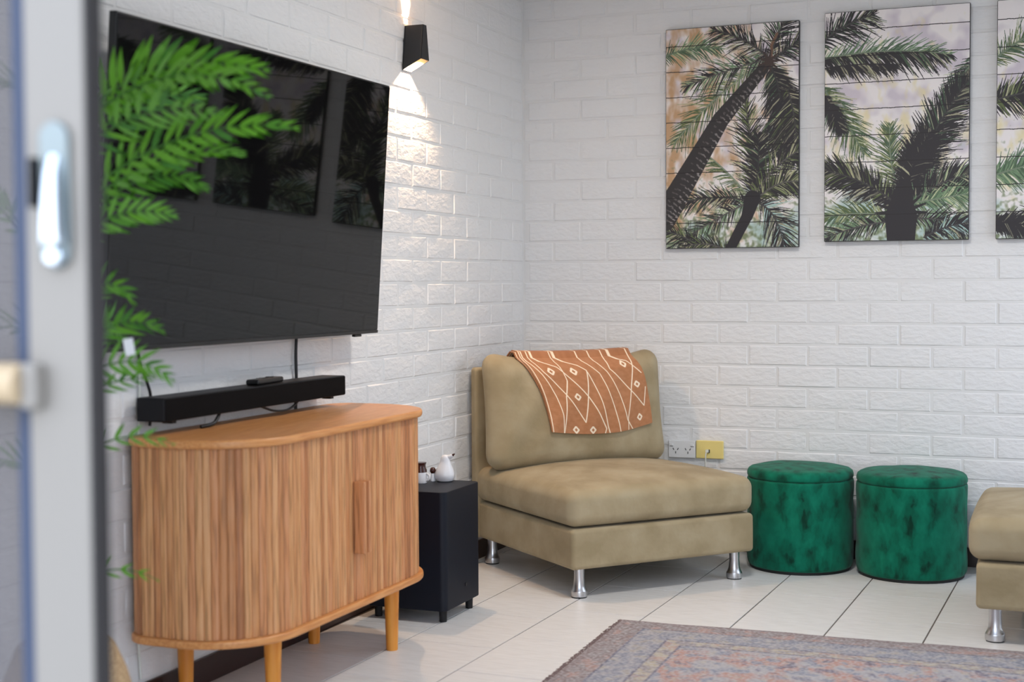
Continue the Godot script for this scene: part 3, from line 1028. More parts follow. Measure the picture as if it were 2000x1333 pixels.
func build_chair() -> void:
	var w := 0.775
	var d := 0.79
	var u := Vector2(0.65482, -0.75579)
	var v := Vector2(0.75579, 0.65482)
	var corner := Vector2(0.615, 1.112)
	var mid := corner + u * w / 2 - v * d / 2
	var t := thing("slipper_chair", "armless khaki suede chair with a back cushion, standing in the corner", "chair", Vector3(mid.x, 0, mid.y), atan2(0.75579, 0.65482))
	seat_unit(t, w, d, 0.006)
	var s := Shape.new()
	s.rbox(Vector3(-0.008, 0.44, -d / 2 + 0.026), Vector3(w + 0.012, 0.67, 0.05), 0.014, 3)
	part("back_panel", s.mesh(50.0), M.suede, t)
	s = Shape.new()
	for side in [1.0, -1.0]:
		var rows := []
		for j in 41:
			var row := PackedVector3Array()
			var fy := -cos(PI * j / 40.0)
			for i in 49:
				row.append(back_point(-cos(PI * i / 48.0), fy, side))
			rows.append(row)
		if side < 0:
			rows.reverse()
		s.sheet(rows)
	part("back_cushion", s.mesh(75.0), M.suede, t)

	# throw, folded double and hung over the back cushion
	var th := thing("throw_blanket", "rust knitted throw with cream diamonds, hung over the chair's back cushion", "throw", Vector3(mid.x, 0, mid.y), atan2(0.75579, 0.65482))
	var m := mat("throw_knit", Color.WHITE, 0.95)
	m.albedo_texture = throw_print()
	m.texture_repeat = false
	m.rim_enabled = true
	m.rim = 0.2
	var layer := func(lift: float, thick: float, shift: float) -> ArrayMesh:
		var q := Shape.new()
		var out := []
		var inn := []
		var uvs := []
		for j in 41:
			var tt := j / 40.0 * 1.3 - 0.3          # below 0: over the top and down behind
			var ro := PackedVector3Array()
			var ri := PackedVector3Array()
			var ru := PackedVector2Array()
			for i in 31:
				var sx := i / 30.0
				var top := Vector2(lerpf(-0.66, 0.62, sx) - 0.07 * shift, 0.97)
				var bottom := Vector2(lerpf(-0.43 + 0.012 * shift, 0.765, sx), -0.335 - 0.10 * sin(PI * sx) + 0.06 * sx * sx + 0.012 * shift)
				var f := clampf(tt, 0.0, 1.0)
				var bow := 0.055 * sin(PI * f) * (1.0 - 0.2 * sx)
				var a := lerpf(top.x, bottom.x, pow(f, 0.75)) + bow * 0.6
				var y := lerpf(top.y, bottom.y, f)
				var flutter := 0.0025 * sin(sx * 11.0 + 1.0) * f
				if tt >= 0.0:
					ro.append(back_point(a, y, 1.0, lift + thick + flutter))
					ri.append(back_point(a, y, 1.0, lift + flutter))
				else:
					var ang := clampf(-tt / 0.12, 0.0, 1.0) * PI
					var hold := back_point(a, 0.97, 0.0)
					var half := back_half(a, 0.97)
					var down := clampf((-tt - 0.12) / 0.18, 0.0, 1.0)
					for o in [[ro, lift + thick], [ri, lift]]:
						var rr: float = half + o[1]
						var pt: Vector3
						if down <= 0.0:
							pt = hold + Vector3(0, sin(ang) * rr * 0.75, cos(ang) * rr)
						else:
							pt = back_point(a, 0.97 - down * 0.35, -1.0, o[1])
						o[0].append(pt)
				ru.append(Vector2(sx, clampf(tt, 0.0, 1.0) * 0.985 + 0.0075))
			out.append(ro)
			inn.append(ri)
			uvs.append(ru)
		q.sheet(out, uvs)
		var back := inn.duplicate()
		back.reverse()
		var ub := uvs.duplicate()
		ub.reverse()
		q.sheet(back, ub)
		for j in 40:
			for e in [0, 30]:
				q.quad(out[j][e], out[j + 1][e], inn[j + 1][e], inn[j][e], uvs[j][e], uvs[j + 1][e], uvs[j + 1][e], uvs[j][e])
		for i in 30:
			for e in [0, 40]:
				q.quad(out[e][i], out[e][i + 1], inn[e][i + 1], inn[e][i], uvs[e][i], uvs[e][i + 1], uvs[e][i + 1], uvs[e][i])
		return q.mesh(60.0)
	part("under_fold", layer.call(0.004, 0.0055, 0.35), m, th)
	part("upper_fold", layer.call(0.0105, 0.0055, 0.0), m, th)

	# the matching footstool at the right
	var o := thing("ottoman", "khaki suede ottoman without a back, on brushed steel legs", "ottoman", Vector3(1.949 + 0.387, 0, 1.21 - 0.375), 0.012)
	seat_unit(o, 0.775, 0.75, 0.022)


func build_stools() -> void:
	var t := thing("velvet_stool", "round emerald velvet stool standing between the chair and the other stool", "stool", Vector3(1.232, 0, 0.212), 0.4, "green velvet stools")
	var n := noise(311, 5.0, 2)
	var crumple := func(q: Vector3) -> Vector3:
		var k := n.get_noise_3d(q.x, q.y * 1.6, q.z) * 0.0035
		return q + Vector3(q.x, 0, q.z).normalized() * k
	var s := Shape.new()
	s.lathe([[0.0, 0.0], [0.193, 0.0], [0.194, 0.012], [0.0, 0.012]], 40)
	part("foot_ring", s.mesh(), M.velvet_base, t)
	s = Shape.new()
	var prof := [[0.0, 0.009], [0.188, 0.009], [0.1965, 0.012], [0.2005, 0.02]]
	for k in 15:
		prof.append([0.2025 + 0.001 * sin(k * 1.1), lerpf(0.03, 0.338, k / 14.0)])
	prof.append_array([[0.2015, 0.345], [0.198, 0.349], [0.185, 0.350], [0.0, 0.350]])
	s.lathe(prof, 64, Vector3.ZERO, Basis(), crumple)
	part("body", s.mesh(60.0), M.velvet, t)
	s = Shape.new()
	s.lathe([[0.0, 0.349], [0.19, 0.349], [0.199, 0.351], [0.2025, 0.358], [0.2025, 0.368], [0.199, 0.378], [0.190, 0.385], [0.175, 0.389], [0.13, 0.393], [0.07, 0.396], [0.0, 0.397]], 64, Vector3.ZERO, Basis(), func(q: Vector3) -> Vector3: return q + Vector3(0, n.get_noise_2d(q.x * 1.2, q.z * 1.2) * 0.003 * clampf((q.y - 0.36) * 40.0, 0, 1), 0))
	part("lid", s.mesh(60.0), M.velvet, t)
	var c := t.duplicate()
	c.name = numbered("velvet_stool")
	add_child(c)
	c.position = Vector3(1.651, 0, 0.212)
	c.rotation.y = 3.1
	tag(c, "round emerald velvet stool standing next to the ottoman", "stool", "green velvet stools")

	# grey floor cushion leaning at the wall behind the ottoman
	s = Shape.new()
	s.rbox(Vector3.ZERO, Vector3(0.34, 0.24, 0.10), 0.045, 4, Basis(), Vector3i(8, 8, 3), func(q: Vector3) -> Vector3: return q + Vector3(0, 0, signf(q.z) * 0.02 * (1.0 - pow(q.x / 0.17, 2.0)) * (1.0 - pow(q.y / 0.12, 2.0))))
	var g := part("floor_cushion", s.mesh(70.0), M.grey_fabric, self)
	g.transform = Transform3D(Basis.from_euler(Vector3(-0.12, 0, -0.25)), Vector3(2.06, 0.152, 0.12))
	tag(g, "grey fabric floor cushion leaning on the wall behind the ottoman", "cushion")


func cabinet_outline(inset: float) -> PackedVector2Array:
	# rounded at both front ends, small radius at the wall; x depth, z length; starts at the wall on the near side
	var x0 := 0.016
	var x1 := 0.405 - inset
	var z0 := 1.692 + inset
	var z1 := 2.817 - inset
	var R := 0.222 - inset
	var r := 0.075
	var q := PackedVector2Array()
	for k in 7:
		var a := PI / 2 * k / 6
		q.append(Vector2(x0 + r - r * cos(a), z1 - r + r * sin(a)))
	for k in 25:
		var a := PI / 2 * k / 24
		q.append(Vector2(x1 - R + R * sin(a), z1 - R + R * cos(a)))
	for k in 25:
		var a := PI / 2 * k / 24
		q.append(Vector2(x1 - R + R * cos(a), z0 + R - R * sin(a)))
	for k in 7:
		var a := PI / 2 * k / 6
		q.append(Vector2(x0 + r - r * sin(a), z0 + r - r * cos(a)))
	return q


func build_cabinet() -> void:
	var base := Vector3(0.21, 0, 2.2545)
	var t := thing("tambour_cabinet", "oak tambour cabinet with rounded ends under the television", "cabinet", base)
	var shift := func(s: Shape) -> Shape:
		for i in s.p.size():
			s.p[i] -= base
		return s
	var y0 := 0.207
	var y1 := 0.724
	var s := Shape.new()
	s.slab(cabinet_outline(0.0), y1 - 0.022, y1, 0.007, 3)
	part("top", shift.call(s).mesh(40.0), M.cabinet_top, t)
	s = Shape.new()
	s.slab(cabinet_outline(0.0), y0, y0 + 0.02, 0.006, 3)
	part("bottom", shift.call(s).mesh(40.0), M.cabinet_top, t)
	# walk along the front for the slats
	var path := cabinet_outline(0.017)
	var lens := [0.0]
	for i in path.size() - 1:
		lens.append(lens[-1] + path[i].distance_to(path[i + 1]))
	var total: float = lens[-1]
	var count := 88
	var pitch := total / count
	var along := func(l: float) -> Vector2:
		for i in path.size() - 1:
			if l <= lens[i + 1]:
				return path[i].lerp(path[i + 1], (l - lens[i]) / maxf(lens[i + 1] - lens[i], 1e-6))
		return path[-1]
	var ya := y0 + 0.0205
	var yb := y1 - 0.0225
	# half-round slat, 8 faces
	var sl := Shape.new()
	var prof := []
	for k in 7:
		var a := PI * k / 6
		prof.append(Vector2(-cos(a) * (pitch / 2 - 0.0005), sin(a) * 0.0034))
	for k in 6:
		sl.quad(Vector3(prof[k].x, 0, prof[k].y), Vector3(prof[k].x, yb - ya, prof[k].y), Vector3(prof[k + 1].x, yb - ya, prof[k + 1].y), Vector3(prof[k + 1].x, 0, prof[k + 1].y))
	var slat := sl.mesh(50.0)
	for half in 2:
		var l0 := total / 2 * half
		var l1 := total / 2 * (half + 1)
		s = Shape.new()
		var rows := [PackedVector3Array(), PackedVector3Array()]
		for k in 61:
			var q: Vector2 = along.call(lerpf(l0 + 0.001, l1 - 0.001, k / 60.0))
			rows[0].append(Vector3(q.x, ya, q.y))
			rows[1].append(Vector3(q.x, yb, q.y))
		s.sheet(rows)
		var inner := [PackedVector3Array(), PackedVector3Array()]
		var c := Vector2(0.2, 2.2545)
		for k in 61:
			for j in 2:
				var q: Vector3 = rows[1 - j][k]
				var o := (Vector2(q.x, q.z) - c).normalized() * 0.006
				inner[j].append(Vector3(q.x - o.x, q.y, q.z - o.y))
		s.sheet(inner)
		var door := part("door", shift.call(s).mesh(60.0), M.slat_3, t)
		for k in count / 2:
			var l := l0 + pitch * (k + 0.5)
			var q: Vector2 = along.call(l)
			var d: Vector2 = (along.call(l + 0.004) - along.call(l - 0.004)).normalized()
			var out := Vector2(-d.y, d.x)
			if out.dot(q - c) < 0:
				out = -out
			var o := part("slat", slat, M["slat_%d" % (rng.randi() % 6)], door)
			o.transform = Transform3D(Basis(Vector3(out.y, 0, -out.x), Vector3.UP, Vector3(out.x, 0, out.y)), Vector3(q.x, ya, q.y) - base)
		s = Shape.new()
		var hz := 2.2545 + (0.0145 if half == 0 else -0.0145)
		s.rbox(Vector3(0.4085, 0.461, hz), Vector3(0.034, 0.20, 0.013), 0.003, 2)
		part("handle", shift.call(s).mesh(40.0), M["slat_4"], door)
	# back panel closing the carcass
	s = Shape.new()
	s.box(Vector3(0.0225, (ya + yb) / 2, 2.2545), Vector3(0.008, yb - ya, 0.96))
	part("back_panel", shift.call(s).mesh(), M.slat_3, t)
	for p in [[0.324, 1.918], [0.062, 1.93], [0.324, 2.592], [0.062, 2.60]]:
		s = Shape.new()
		s.lathe([[0.0, 0.0], [0.0165, 0.0], [0.0175, 0.002], [0.0235, 0.205], [0.0, 0.205]], 24)
		var o := part("leg", s.mesh(40.0), M.cabinet_leg, t)
		o.position = Vector3(p[0], 0.0, p[1]) - base


func build_tv() -> void:
	var lean := deg_to_rad(3.85)
	var h := 0.803
	var z0 := 1.573
	var z1 := 2.971
	var t := thing("television", "large flat black television tilted down from the wall above the cabinet", "television", Vector3(0.104, 0.944, (z0 + z1) / 2))
	var tilt := Basis(Vector3(0, 0, 1), -lean)
	var s := Shape.new()
	s.rbox(Vector3(-0.011, h / 2, 0), Vector3(0.022, h, z1 - z0), 0.003, 2)
	var o := part("housing", s.mesh(), M.tv_body, t)
	o.basis = tilt
	s = Shape.new()
	s.rbox(Vector3(0.0008, h / 2 + 0.004, 0), Vector3(0.0024, h - 0.018, z1 - z0 - 0.006), 0.0008, 1)
	o = part("screen", s.mesh(), M.tv_glass, t)
	o.basis = tilt
	s = Shape.new()
	s.rbox(Vector3(0.001, 0.006, 0), Vector3(0.004, 0.010, z1 - z0 - 0.002), 0.001, 1)
	o = part("bottom_bezel", s.mesh(), M.tv_body, t)
	o.basis = tilt
	s = Shape.new()
	s.rbox(Vector3(-0.006, -0.004, -0.57), Vector3(0.012, 0.008, 0.045), 0.002, 1)
	o = part("sensor", s.mesh(), M.black_plastic, t)
	o.basis = tilt
	s = Shape.new()
	s.box(Vector3(-0.096, 0.42, 0), Vector3(0.010, 0.42, 0.5))
	for z in [-0.2, 0.2]:
		s.box(Vector3(-0.05, 0.42, z), Vector3(0.09, 0.36, 0.03))
	part("wall_bracket", s.mesh(), M.black_plastic, t)

	# soundbar on small brackets below
	var b := thing("soundbar", "long black soundbar fixed to the wall between television and cabinet", "soundbar", Vector3(0.0625, 0.757, 2.265))
	s = Shape.new()
	s.rbox(Vector3(0, 0.031, 0), Vector3(0.085, 0.061, 0.945), 0.004, 2)
	part("shell", s.mesh(), M.bar_shell, b)
	s = Shape.new()
	s.rbox(Vector3(0.0425, 0.0305, 0), Vector3(0.003, 0.056, 0.938), 0.001, 1)
	part("grille", s.mesh(), M.bar_fabric, b)
	for z in [-0.33, 0.33]:
		s = Shape.new()
		s.box(Vector3(-0.051, 0.03, z), Vector3(0.022, 0.035, 0.05))
		part("bracket", s.mesh(), M.black_plastic, b)
	for z in [0.42, -0.40]:
		s = Shape.new()
		s.rbox(Vector3(0.02, -0.003, z), Vector3(0.03, 0.007, 0.02), 0.001, 1)
		part("rubber_foot", s.mesh(), M.black_rubber, b)

	# remote control lying on it
	var r := thing("remote_control", "slim black remote control lying on the soundbar", "remote", Vector3(0.060, 0.8186, 2.19), 0.10)
	s = Shape.new()
	s.rbox(Vector3(0, 0.0085, 0), Vector3(0.042, 0.016, 0.165), 0.006, 3)
	part("body", s.mesh(), M.black_plastic, r)
	s = Shape.new()
	s.lathe([[0.0, 0.0], [0.012, 0.0], [0.012, 0.002], [0.0, 0.002]], 20, Vector3(0, 0.0163, -0.03))
	part("ring_button", s.mesh(), M.bar_shell, r)
	for k in 4:
		s = Shape.new()
		s.rbox(Vector3(-0.009 + 0.018 * (k % 2), 0.0167, 0.01 + 0.018 * (k / 2)), Vector3(0.008, 0.0015, 0.008), 0.0005, 1)
		part("button", s.mesh(), M.bar_shell, r)

	# cables
	var cable := func(called: String, label: String, pts: Array, rad: float, m: Material, flat := 1.0) -> void:
		var curve := Curve3D.new()
		for i in pts.size():
			var d: Vector3 = (pts[mini(i + 1, pts.size() - 1)] - pts[maxi(i - 1, 0)]) / 6.0
			curve.add_point(pts[i], -d, d)
		var q := []
		for k in 33:
			q.append(curve.sample_baked(curve.get_baked_length() * k / 32.0, true))
		var sh := Shape.new()
		var origin: Vector3 = pts[0]
		for i in q.size():
			q[i] -= origin
		sh.tube(q, rad, 8, -1.0, flat)
		var o2 := part(numbered(called), sh.mesh(60.0), m, self)
		o2.position = origin
		tag(o2, label, "cable")
	cable.call("power_cable", "straight black cable hanging from the television behind the soundbar's far half", [Vector3(0.012, 0.99, 1.925), Vector3(0.011, 0.90, 1.933), Vector3(0.012, 0.80, 1.934), Vector3(0.010, 0.73, 1.936), Vector3(0.007, 0.40, 1.94)], 0.005, M.cable_black)
	cable.call("signal_cable", "curved black cable dropping behind the soundbar end beside the fern", [Vector3(0.016, 0.98, 2.73), Vector3(0.016, 0.905, 2.713), Vector3(0.017, 0.86, 2.690), Vector3(0.016, 0.82, 2.672), Vector3(0.012, 0.77, 2.668), Vector3(0.008, 0.74, 2.666)], 0.004, M.cable_black)
	cable.call("speaker_cable", "loop of black cable sagging under the middle of the soundbar", [Vector3(0.085, 0.757, 2.05), Vector3(0.092, 0.745, 2.09), Vector3(0.095, 0.7375, 2.14), Vector3(0.092, 0.742, 2.20), Vector3(0.085, 0.757, 2.25)], 0.0035, M.cable_black)
	cable.call("plug_lead", "short black lead slanting from the soundbar onto the cabinet top", [Vector3(0.09, 0.757, 2.47), Vector3(0.098, 0.748, 2.49), Vector3(0.10, 0.734, 2.515), Vector3(0.085, 0.7285, 2.55)], 0.005, M.cable_black)
	cable.call("white_cable", "thin white cord running down the brick wall beside the cabinet", [Vector3(0.006, 0.93, 2.700), Vector3(0.006, 0.80, 2.705), Vector3(0.006, 0.68, 2.715), Vector3(0.006, 0.604, 2.726), Vector3(0.006, 0.523, 2.712), Vector3(0.006, 0.43, 2.714), Vector3(0.007, 0.30, 2.73), Vector3(0.0075, 0.09, 2.72)], 0.0035, M.cable_white)


func build_subwoofer() -> void:
	var t := thing("subwoofer", "tall black subwoofer box on short feet between cabinet and chair", "speaker", Vector3(0.2, 0, 1.433))
	var q := PackedVector2Array()
	var hx := 0.145
	var hz := 0.143
	for c in [[1, 1], [-1, 1], [-1, -1], [1, -1]]:
		for k in 7:
			var a: float = PI / 2 * k / 6 + {[1, 1]: 0.0, [-1, 1]: PI / 2, [-1, -1]: PI, [1, -1]: PI * 1.5}[c]
			q.append(Vector2(c[0] * (hx - 0.022) + cos(a) * 0.022, c[1] * (hz - 0.022) + sin(a) * 0.022))
	var s := Shape.new()
	s.slab(q, 0.04, 0.43, 0.004, 2)
	part("body", s.mesh(35.0), M.subwoofer, t)
	for x in [-1, 1]:
		for z in [-1, 1]:
			s = Shape.new()
			s.lathe([[0.0, 0.0], [0.012, 0.0], [0.0135, 0.041], [0.0, 0.041]], 16)
			var o := part("foot", s.mesh(), M.black_rubber, t)
			o.position = Vector3(x * 0.118, 0, z * 0.105)
	s = Shape.new()
	s.lathe([[0.0, 0.0], [0.006, 0.0], [0.006, 0.002], [0.0, 0.002]], 14, Vector3(0.1445, 0.10, -0.02), Basis(Vector3(0, 0, 1), -PI / 2))
	part("badge", s.mesh(), M.black_plastic, t)

	# what stands on it
	var y := 0.4302
	var b := thing("bird_jug", "small white bird-shaped jug with a brown beak on the subwoofer", "jug", Vector3(0.231, y, 1.330))
	s = Shape.new()
	s.lathe([[0.0, 0.0], [0.024, 0.0], [0.029, 0.004], [0.0345, 0.016], [0.0345, 0.026], [0.030, 0.040], [0.0235, 0.053], [0.0185, 0.064], [0.0165, 0.073], [0.0165, 0.079], [0.0135, 0.086], [0.0075, 0.090], [0.0, 0.091]], 32, Vector3.ZERO, Basis(), func(v: Vector3) -> Vector3: return v + Vector3(0.004 * clampf((v.y - 0.03) * 18.0, 0, 1), 0, 0))
	part("body", s.mesh(50.0), M.porcelain, b)
	s = Shape.new()
	s.tube([Vector3(0.010, 0.080, 0), Vector3(0.024, 0.086, 0), Vector3(0.031, 0.090, 0)], 0.0095, 12, 0.005)
	part("neck_spout", s.mesh(50.0), M.porcelain, b)
	s = Shape.new()
	s.tube([Vector3(0.027, 0.0875, 0), Vector3(0.038, 0.095, 0)], 0.0058, 12, 0.002)
	part("beak", s.mesh(50.0), M.brown_glaze, b)

	var g := thing("mug", "white mug with a brown glazed insert half hidden behind the cabinet", "mug", Vector3(0.172, y, 1.398))
	s = Shape.new()
	s.lathe([[0.0, 0.0], [0.021, 0.0], [0.0235, 0.003], [0.0245, 0.012], [0.0245, 0.034], [0.0235, 0.037], [0.0205, 0.037], [0.0205, 0.006], [0.0, 0.006]], 28)
	part("cup", s.mesh(40.0), M.porcelain, g)
	s = Shape.new()
	s.lathe([[0.0, 0.0065], [0.018, 0.0065], [0.0195, 0.034], [0.0225, 0.0375], [0.022, 0.045], [0.0185, 0.052], [0.018, 0.062], [0.020, 0.067], [0.021, 0.070], [0.0, 0.071]], 28)
	part("insert", s.mesh(40.0), M.brown_glaze, g)
	s = Shape.new()
	var arc := []
	for k in 11:
		var a := -PI / 2 + PI * k / 10.0
		arc.append(Vector3(0.0225 + cos(a) * 0.014, 0.021 + sin(a) * 0.012, 0))
	s.tube(arc, 0.0032, 8)
	var hd := part("handle", s.mesh(60.0), M.porcelain, g)
	hd.rotation.y = -0.1
	var k2 := thing("knob_lid", "tiny dark brown knob between mug and bird jug", "lid", Vector3(0.1935, y + 0.0, 1.345))
	s = Shape.new()
	s.lathe([[0.0, 0.0], [0.009, 0.0], [0.010, 0.004], [0.006, 0.024], [0.006, 0.028], [0.0, 0.028]], 16)
	part("stem", s.mesh(40.0), M.porcelain, k2)
	s = Shape.new()
	s.lathe([[0.0, 0.026], [0.006, 0.027], [0.0105, 0.034], [0.0105, 0.041], [0.006, 0.047], [0.0, 0.048]], 18)
	part("knob", s.mesh(50.0), M.brown_glaze, k2)


func build_pictures() -> void:
	var names := ["canvas print of a leaning palm trunk with orange sky, beside the room corner", "canvas print of dark palm crowns under a lilac sky, between two other prints", "canvas print of palm fronds hung above the ottoman"]
	var xs := [0.642, 1.289, 1.933]
	var ys := [1.243, 1.262, 1.262]
	for k in 3:
		var t := thing("wall_canvas", names[k], "picture", Vector3(xs[k] + 0.2735, ys[k], 0.0), 0.0, "three palm canvases in a row")
		var s := Shape.new()
		s.rbox(Vector3(0, 0.449, 0.0165), Vector3(0.547, 0.898, 0.023), 0.003, 2)
		part("stretched_canvas", s.mesh(), mat("canvas_edge_%d" % k, Color(0.24, 0.235, 0.24), 0.8), t)
		var m := mat("palm_print_%d" % k, Color.WHITE, 0.62)
		m.albedo_texture = palm_print(k)
		m.texture_repeat = false
		s = Shape.new()
		s.quad(Vector3(-0.2715, 0.0025, 0.0284), Vector3(-0.2715, 0.8955, 0.0284), Vector3(0.2715, 0.8955, 0.0284), Vector3(0.2715, 0.0025, 0.0284), Vector2(0, 1), Vector2(0, 0), Vector2(1, 0), Vector2(1, 1))
		part("print", s.mesh(), m, t)
		s = Shape.new()
		s.box(Vector3(0, 0.8, 0.0035), Vector3(0.1, 0.03, 0.006))
		part("hanger", s.mesh(), M.steel, t)


func build_sconce() -> void:
	# wedge-shaped up and down light, open at both ends, narrower at the top
	var z := 1.135
	var y0 := 1.862
	var t := thing("wall_sconce", "black wedge-shaped wall light casting beams up and down", "wall lamp", Vector3(0.004, y0, z))
	var yt := 0.158
	var depth := 0.072
	# outer corners: [y, half width] at the wall and at the front
	var wall_b := Vector3(0.0, 0.0, 0.0335)
	var front_b := Vector3(depth, 0.036, 0.0335)
	var wall_t := Vector3(0.0, yt, 0.0135)
	var front_t := Vector3(depth, yt, 0.0135)
	var mirror := Vector3(1, 1, -1)
	var th := 0.0028
	var panel := func(called: String, a: Vector3, b: Vector3, c: Vector3, d: Vector3, inward: Vector3) -> void:
		var s := Shape.new()
		s.begin()
		var o := inward * th
		s.quad(a, b, c, d)
		s.quad(a + o, d + o, c + o, b + o)
		s.quad(a, a + o, b + o, b)
		s.quad(b, b + o, c + o, c)
		s.quad(c, c + o, d + o, d)
		s.quad(d, d + o, a + o, a)
		s.orient()
		part(called, s.mesh(10.0), M.sconce_metal, t)
		var l := Shape.new()
		var e := inward * (th + 0.0006)
		l.quad(a + e, d + e, c + e, b + e)
		part("lining", l.mesh(), M.sconce_inside, t)
	panel.call("side_panel", wall_b, front_b, front_t, wall_t, Vector3(0, 0, -1))
	panel.call("side_panel", wall_b * mirror, wall_t * mirror, front_t * mirror, front_b * mirror, Vector3(0, 0, 1))
	panel.call("front_panel", front_b, front_b * mirror, front_t * mirror, front_t, Vector3(-1, 0, 0))
	panel.call("back_plate", wall_b, wall_t, wall_t * mirror, wall_b * mirror, Vector3(1, 0, 0))
	# lamp block in the middle with a glowing window above and below
	var s := Shape.new()
	s.rbox(Vector3(0.036, 0.078, 0), Vector3(0.062, 0.05, 0.034), 0.002, 1)
	part("lamp_block", s.mesh(), M.sconce_inside, t)
	for k in 2:
		s = Shape.new()
		s.rbox(Vector3(0.032, 0.0518 if k == 0 else 0.1042, 0), Vector3(0.022, 0.0016, 0.022 if k == 0 else 0.016), 0.0004, 1)
		part("lamp_window", s.mesh(), M.sconce_lamp, t)
		var l := SpotLight3D.new()
		l.name = "sconce_lamp_down" if k == 0 else "sconce_lamp_up"
		l.position = Vector3(0.030, 0.047 if k == 0 else 0.108, 0)
		l.rotation_degrees = Vector3(-90 if k == 0 else 90, 0, 0)
		l.light_color = Color(1.0, 0.83, 0.66)
		l.light_energy = 0.62 if k == 0 else 0.8
		l.light_size = 0.006
		l.spot_angle = 62.0
		l.spot_angle_attenuation = 0.6
		l.spot_range = 6.0
		l.spot_attenuation = 2.0
		l.shadow_enabled = true
		t.add_child(l)


func build_ceiling_lamp(energy: float) -> void:
	var t := thing("ceiling_lamp", "round white oyster light on the ceiling above the rug's edge", "ceiling lamp", Vector3(1.4, CEILING, 1.77))
	var s := Shape.new()
	s.lathe([[0.0, 0.0], [0.17, 0.0], [0.17, -0.03], [0.16, -0.035], [0.0, -0.035]], 40)
	part("rim", s.mesh(), M.white_plastic, t)
	s = Shape.new()
	s.lathe([[0.155, -0.034], [0.15, -0.05], [0.12, -0.066], [0.06, -0.076], [0.0, -0.078]], 40)
	part("lamp_diffuser", s.mesh(60.0), M.ceiling_lamp_glow, t)
	var l := AreaLight3D.new()
	l.name = "ceiling_lamp_light"
	l.area_size = Vector2(0.24, 0.24)
	l.area_range = 9.0
	l.area_attenuation = 2.0
	l.light_energy = energy
	l.light_color = Color(1.0, 0.985, 0.965)
	l.shadow_enabled = true
	l.position = Vector3(0, -0.082, 0)
	l.rotation_degrees = Vector3(-90, 0, 0)
	t.add_child(l)


func build_outlets() -> void:
	var plate := func(x0: float, x1: float, y0: float, y1: float, called: String, label: String, m: Material) -> Node3D:
		var t := thing(called, label, "socket", Vector3((x0 + x1) / 2, y0, 0.0035))
		var s := Shape.new()
		s.rbox(Vector3(0, (y1 - y0) / 2, 0.0055), Vector3(x1 - x0, y1 - y0, 0.011), 0.003, 2)
		part("plate", s.mesh(), m, t)
		return t
	var a: Node3D = plate.call(0.648, 0.763, 0.377, 0.449, "power_outlet", "white double power outlet low on the wall beside the chair", M.white_plastic)
	for sx in [-1, 1]:
		for q in [[-0.0095, 0.036, 0.5], [0.0095, 0.036, -0.5], [0.0, 0.022, 0.0]]:
			var s := Shape.new()
			s.rbox(Vector3.ZERO, Vector3(0.0034, 0.0095, 0.0014), 0.0005, 1)
			var o := part("slot", s.mesh(), M.slot, a)
			o.position = Vector3(sx * 0.026 + q[0], q[1], 0.0112)
			o.rotation.z = q[2]
		var s2 := Shape.new()
		s2.rbox(Vector3(sx * 0.044, 0.054, 0.0125), Vector3(0.013, 0.010, 0.005), 0.001, 1)
		part("switch", s2.mesh(), M.white_plastic, a)
		s2 = Shape.new()
		s2.rbox(Vector3(sx * 0.044, 0.0475, 0.0113), Vector3(0.014, 0.0025, 0.001), 0.0003, 1)
		part("switch_gap", s2.mesh(), M.slot, a)
	var b: Node3D = plate.call(0.766, 0.881, 0.378, 0.452, "phone_socket", "yellowed wall socket plate with a white cord plugged in", M.yellow_plastic)
	var s := Shape.new()
	s.rbox(Vector3(-0.007, 0.031, 0.0125), Vector3(0.016, 0.014, 0.005), 0.001, 1)
	part("jack", s.mesh(), M.slot, b)
	s = Shape.new()
	s.rbox(Vector3(-0.009, 0.032, 0.018), Vector3(0.012, 0.012, 0.014), 0.002, 1)
	part("plug", s.mesh(), M.cable_white, b)
	s = Shape.new()
	s.tube([Vector3(-0.010, 0.030, 0.026), Vector3(-0.012, 0.018, 0.030), Vector3(-0.013, -0.01, 0.028), Vector3(-0.013, -0.10, 0.020), Vector3(-0.01, -0.30, 0.018)], 0.0028, 8)
	part("cord", s.mesh(60.0), M.cable_white, b)


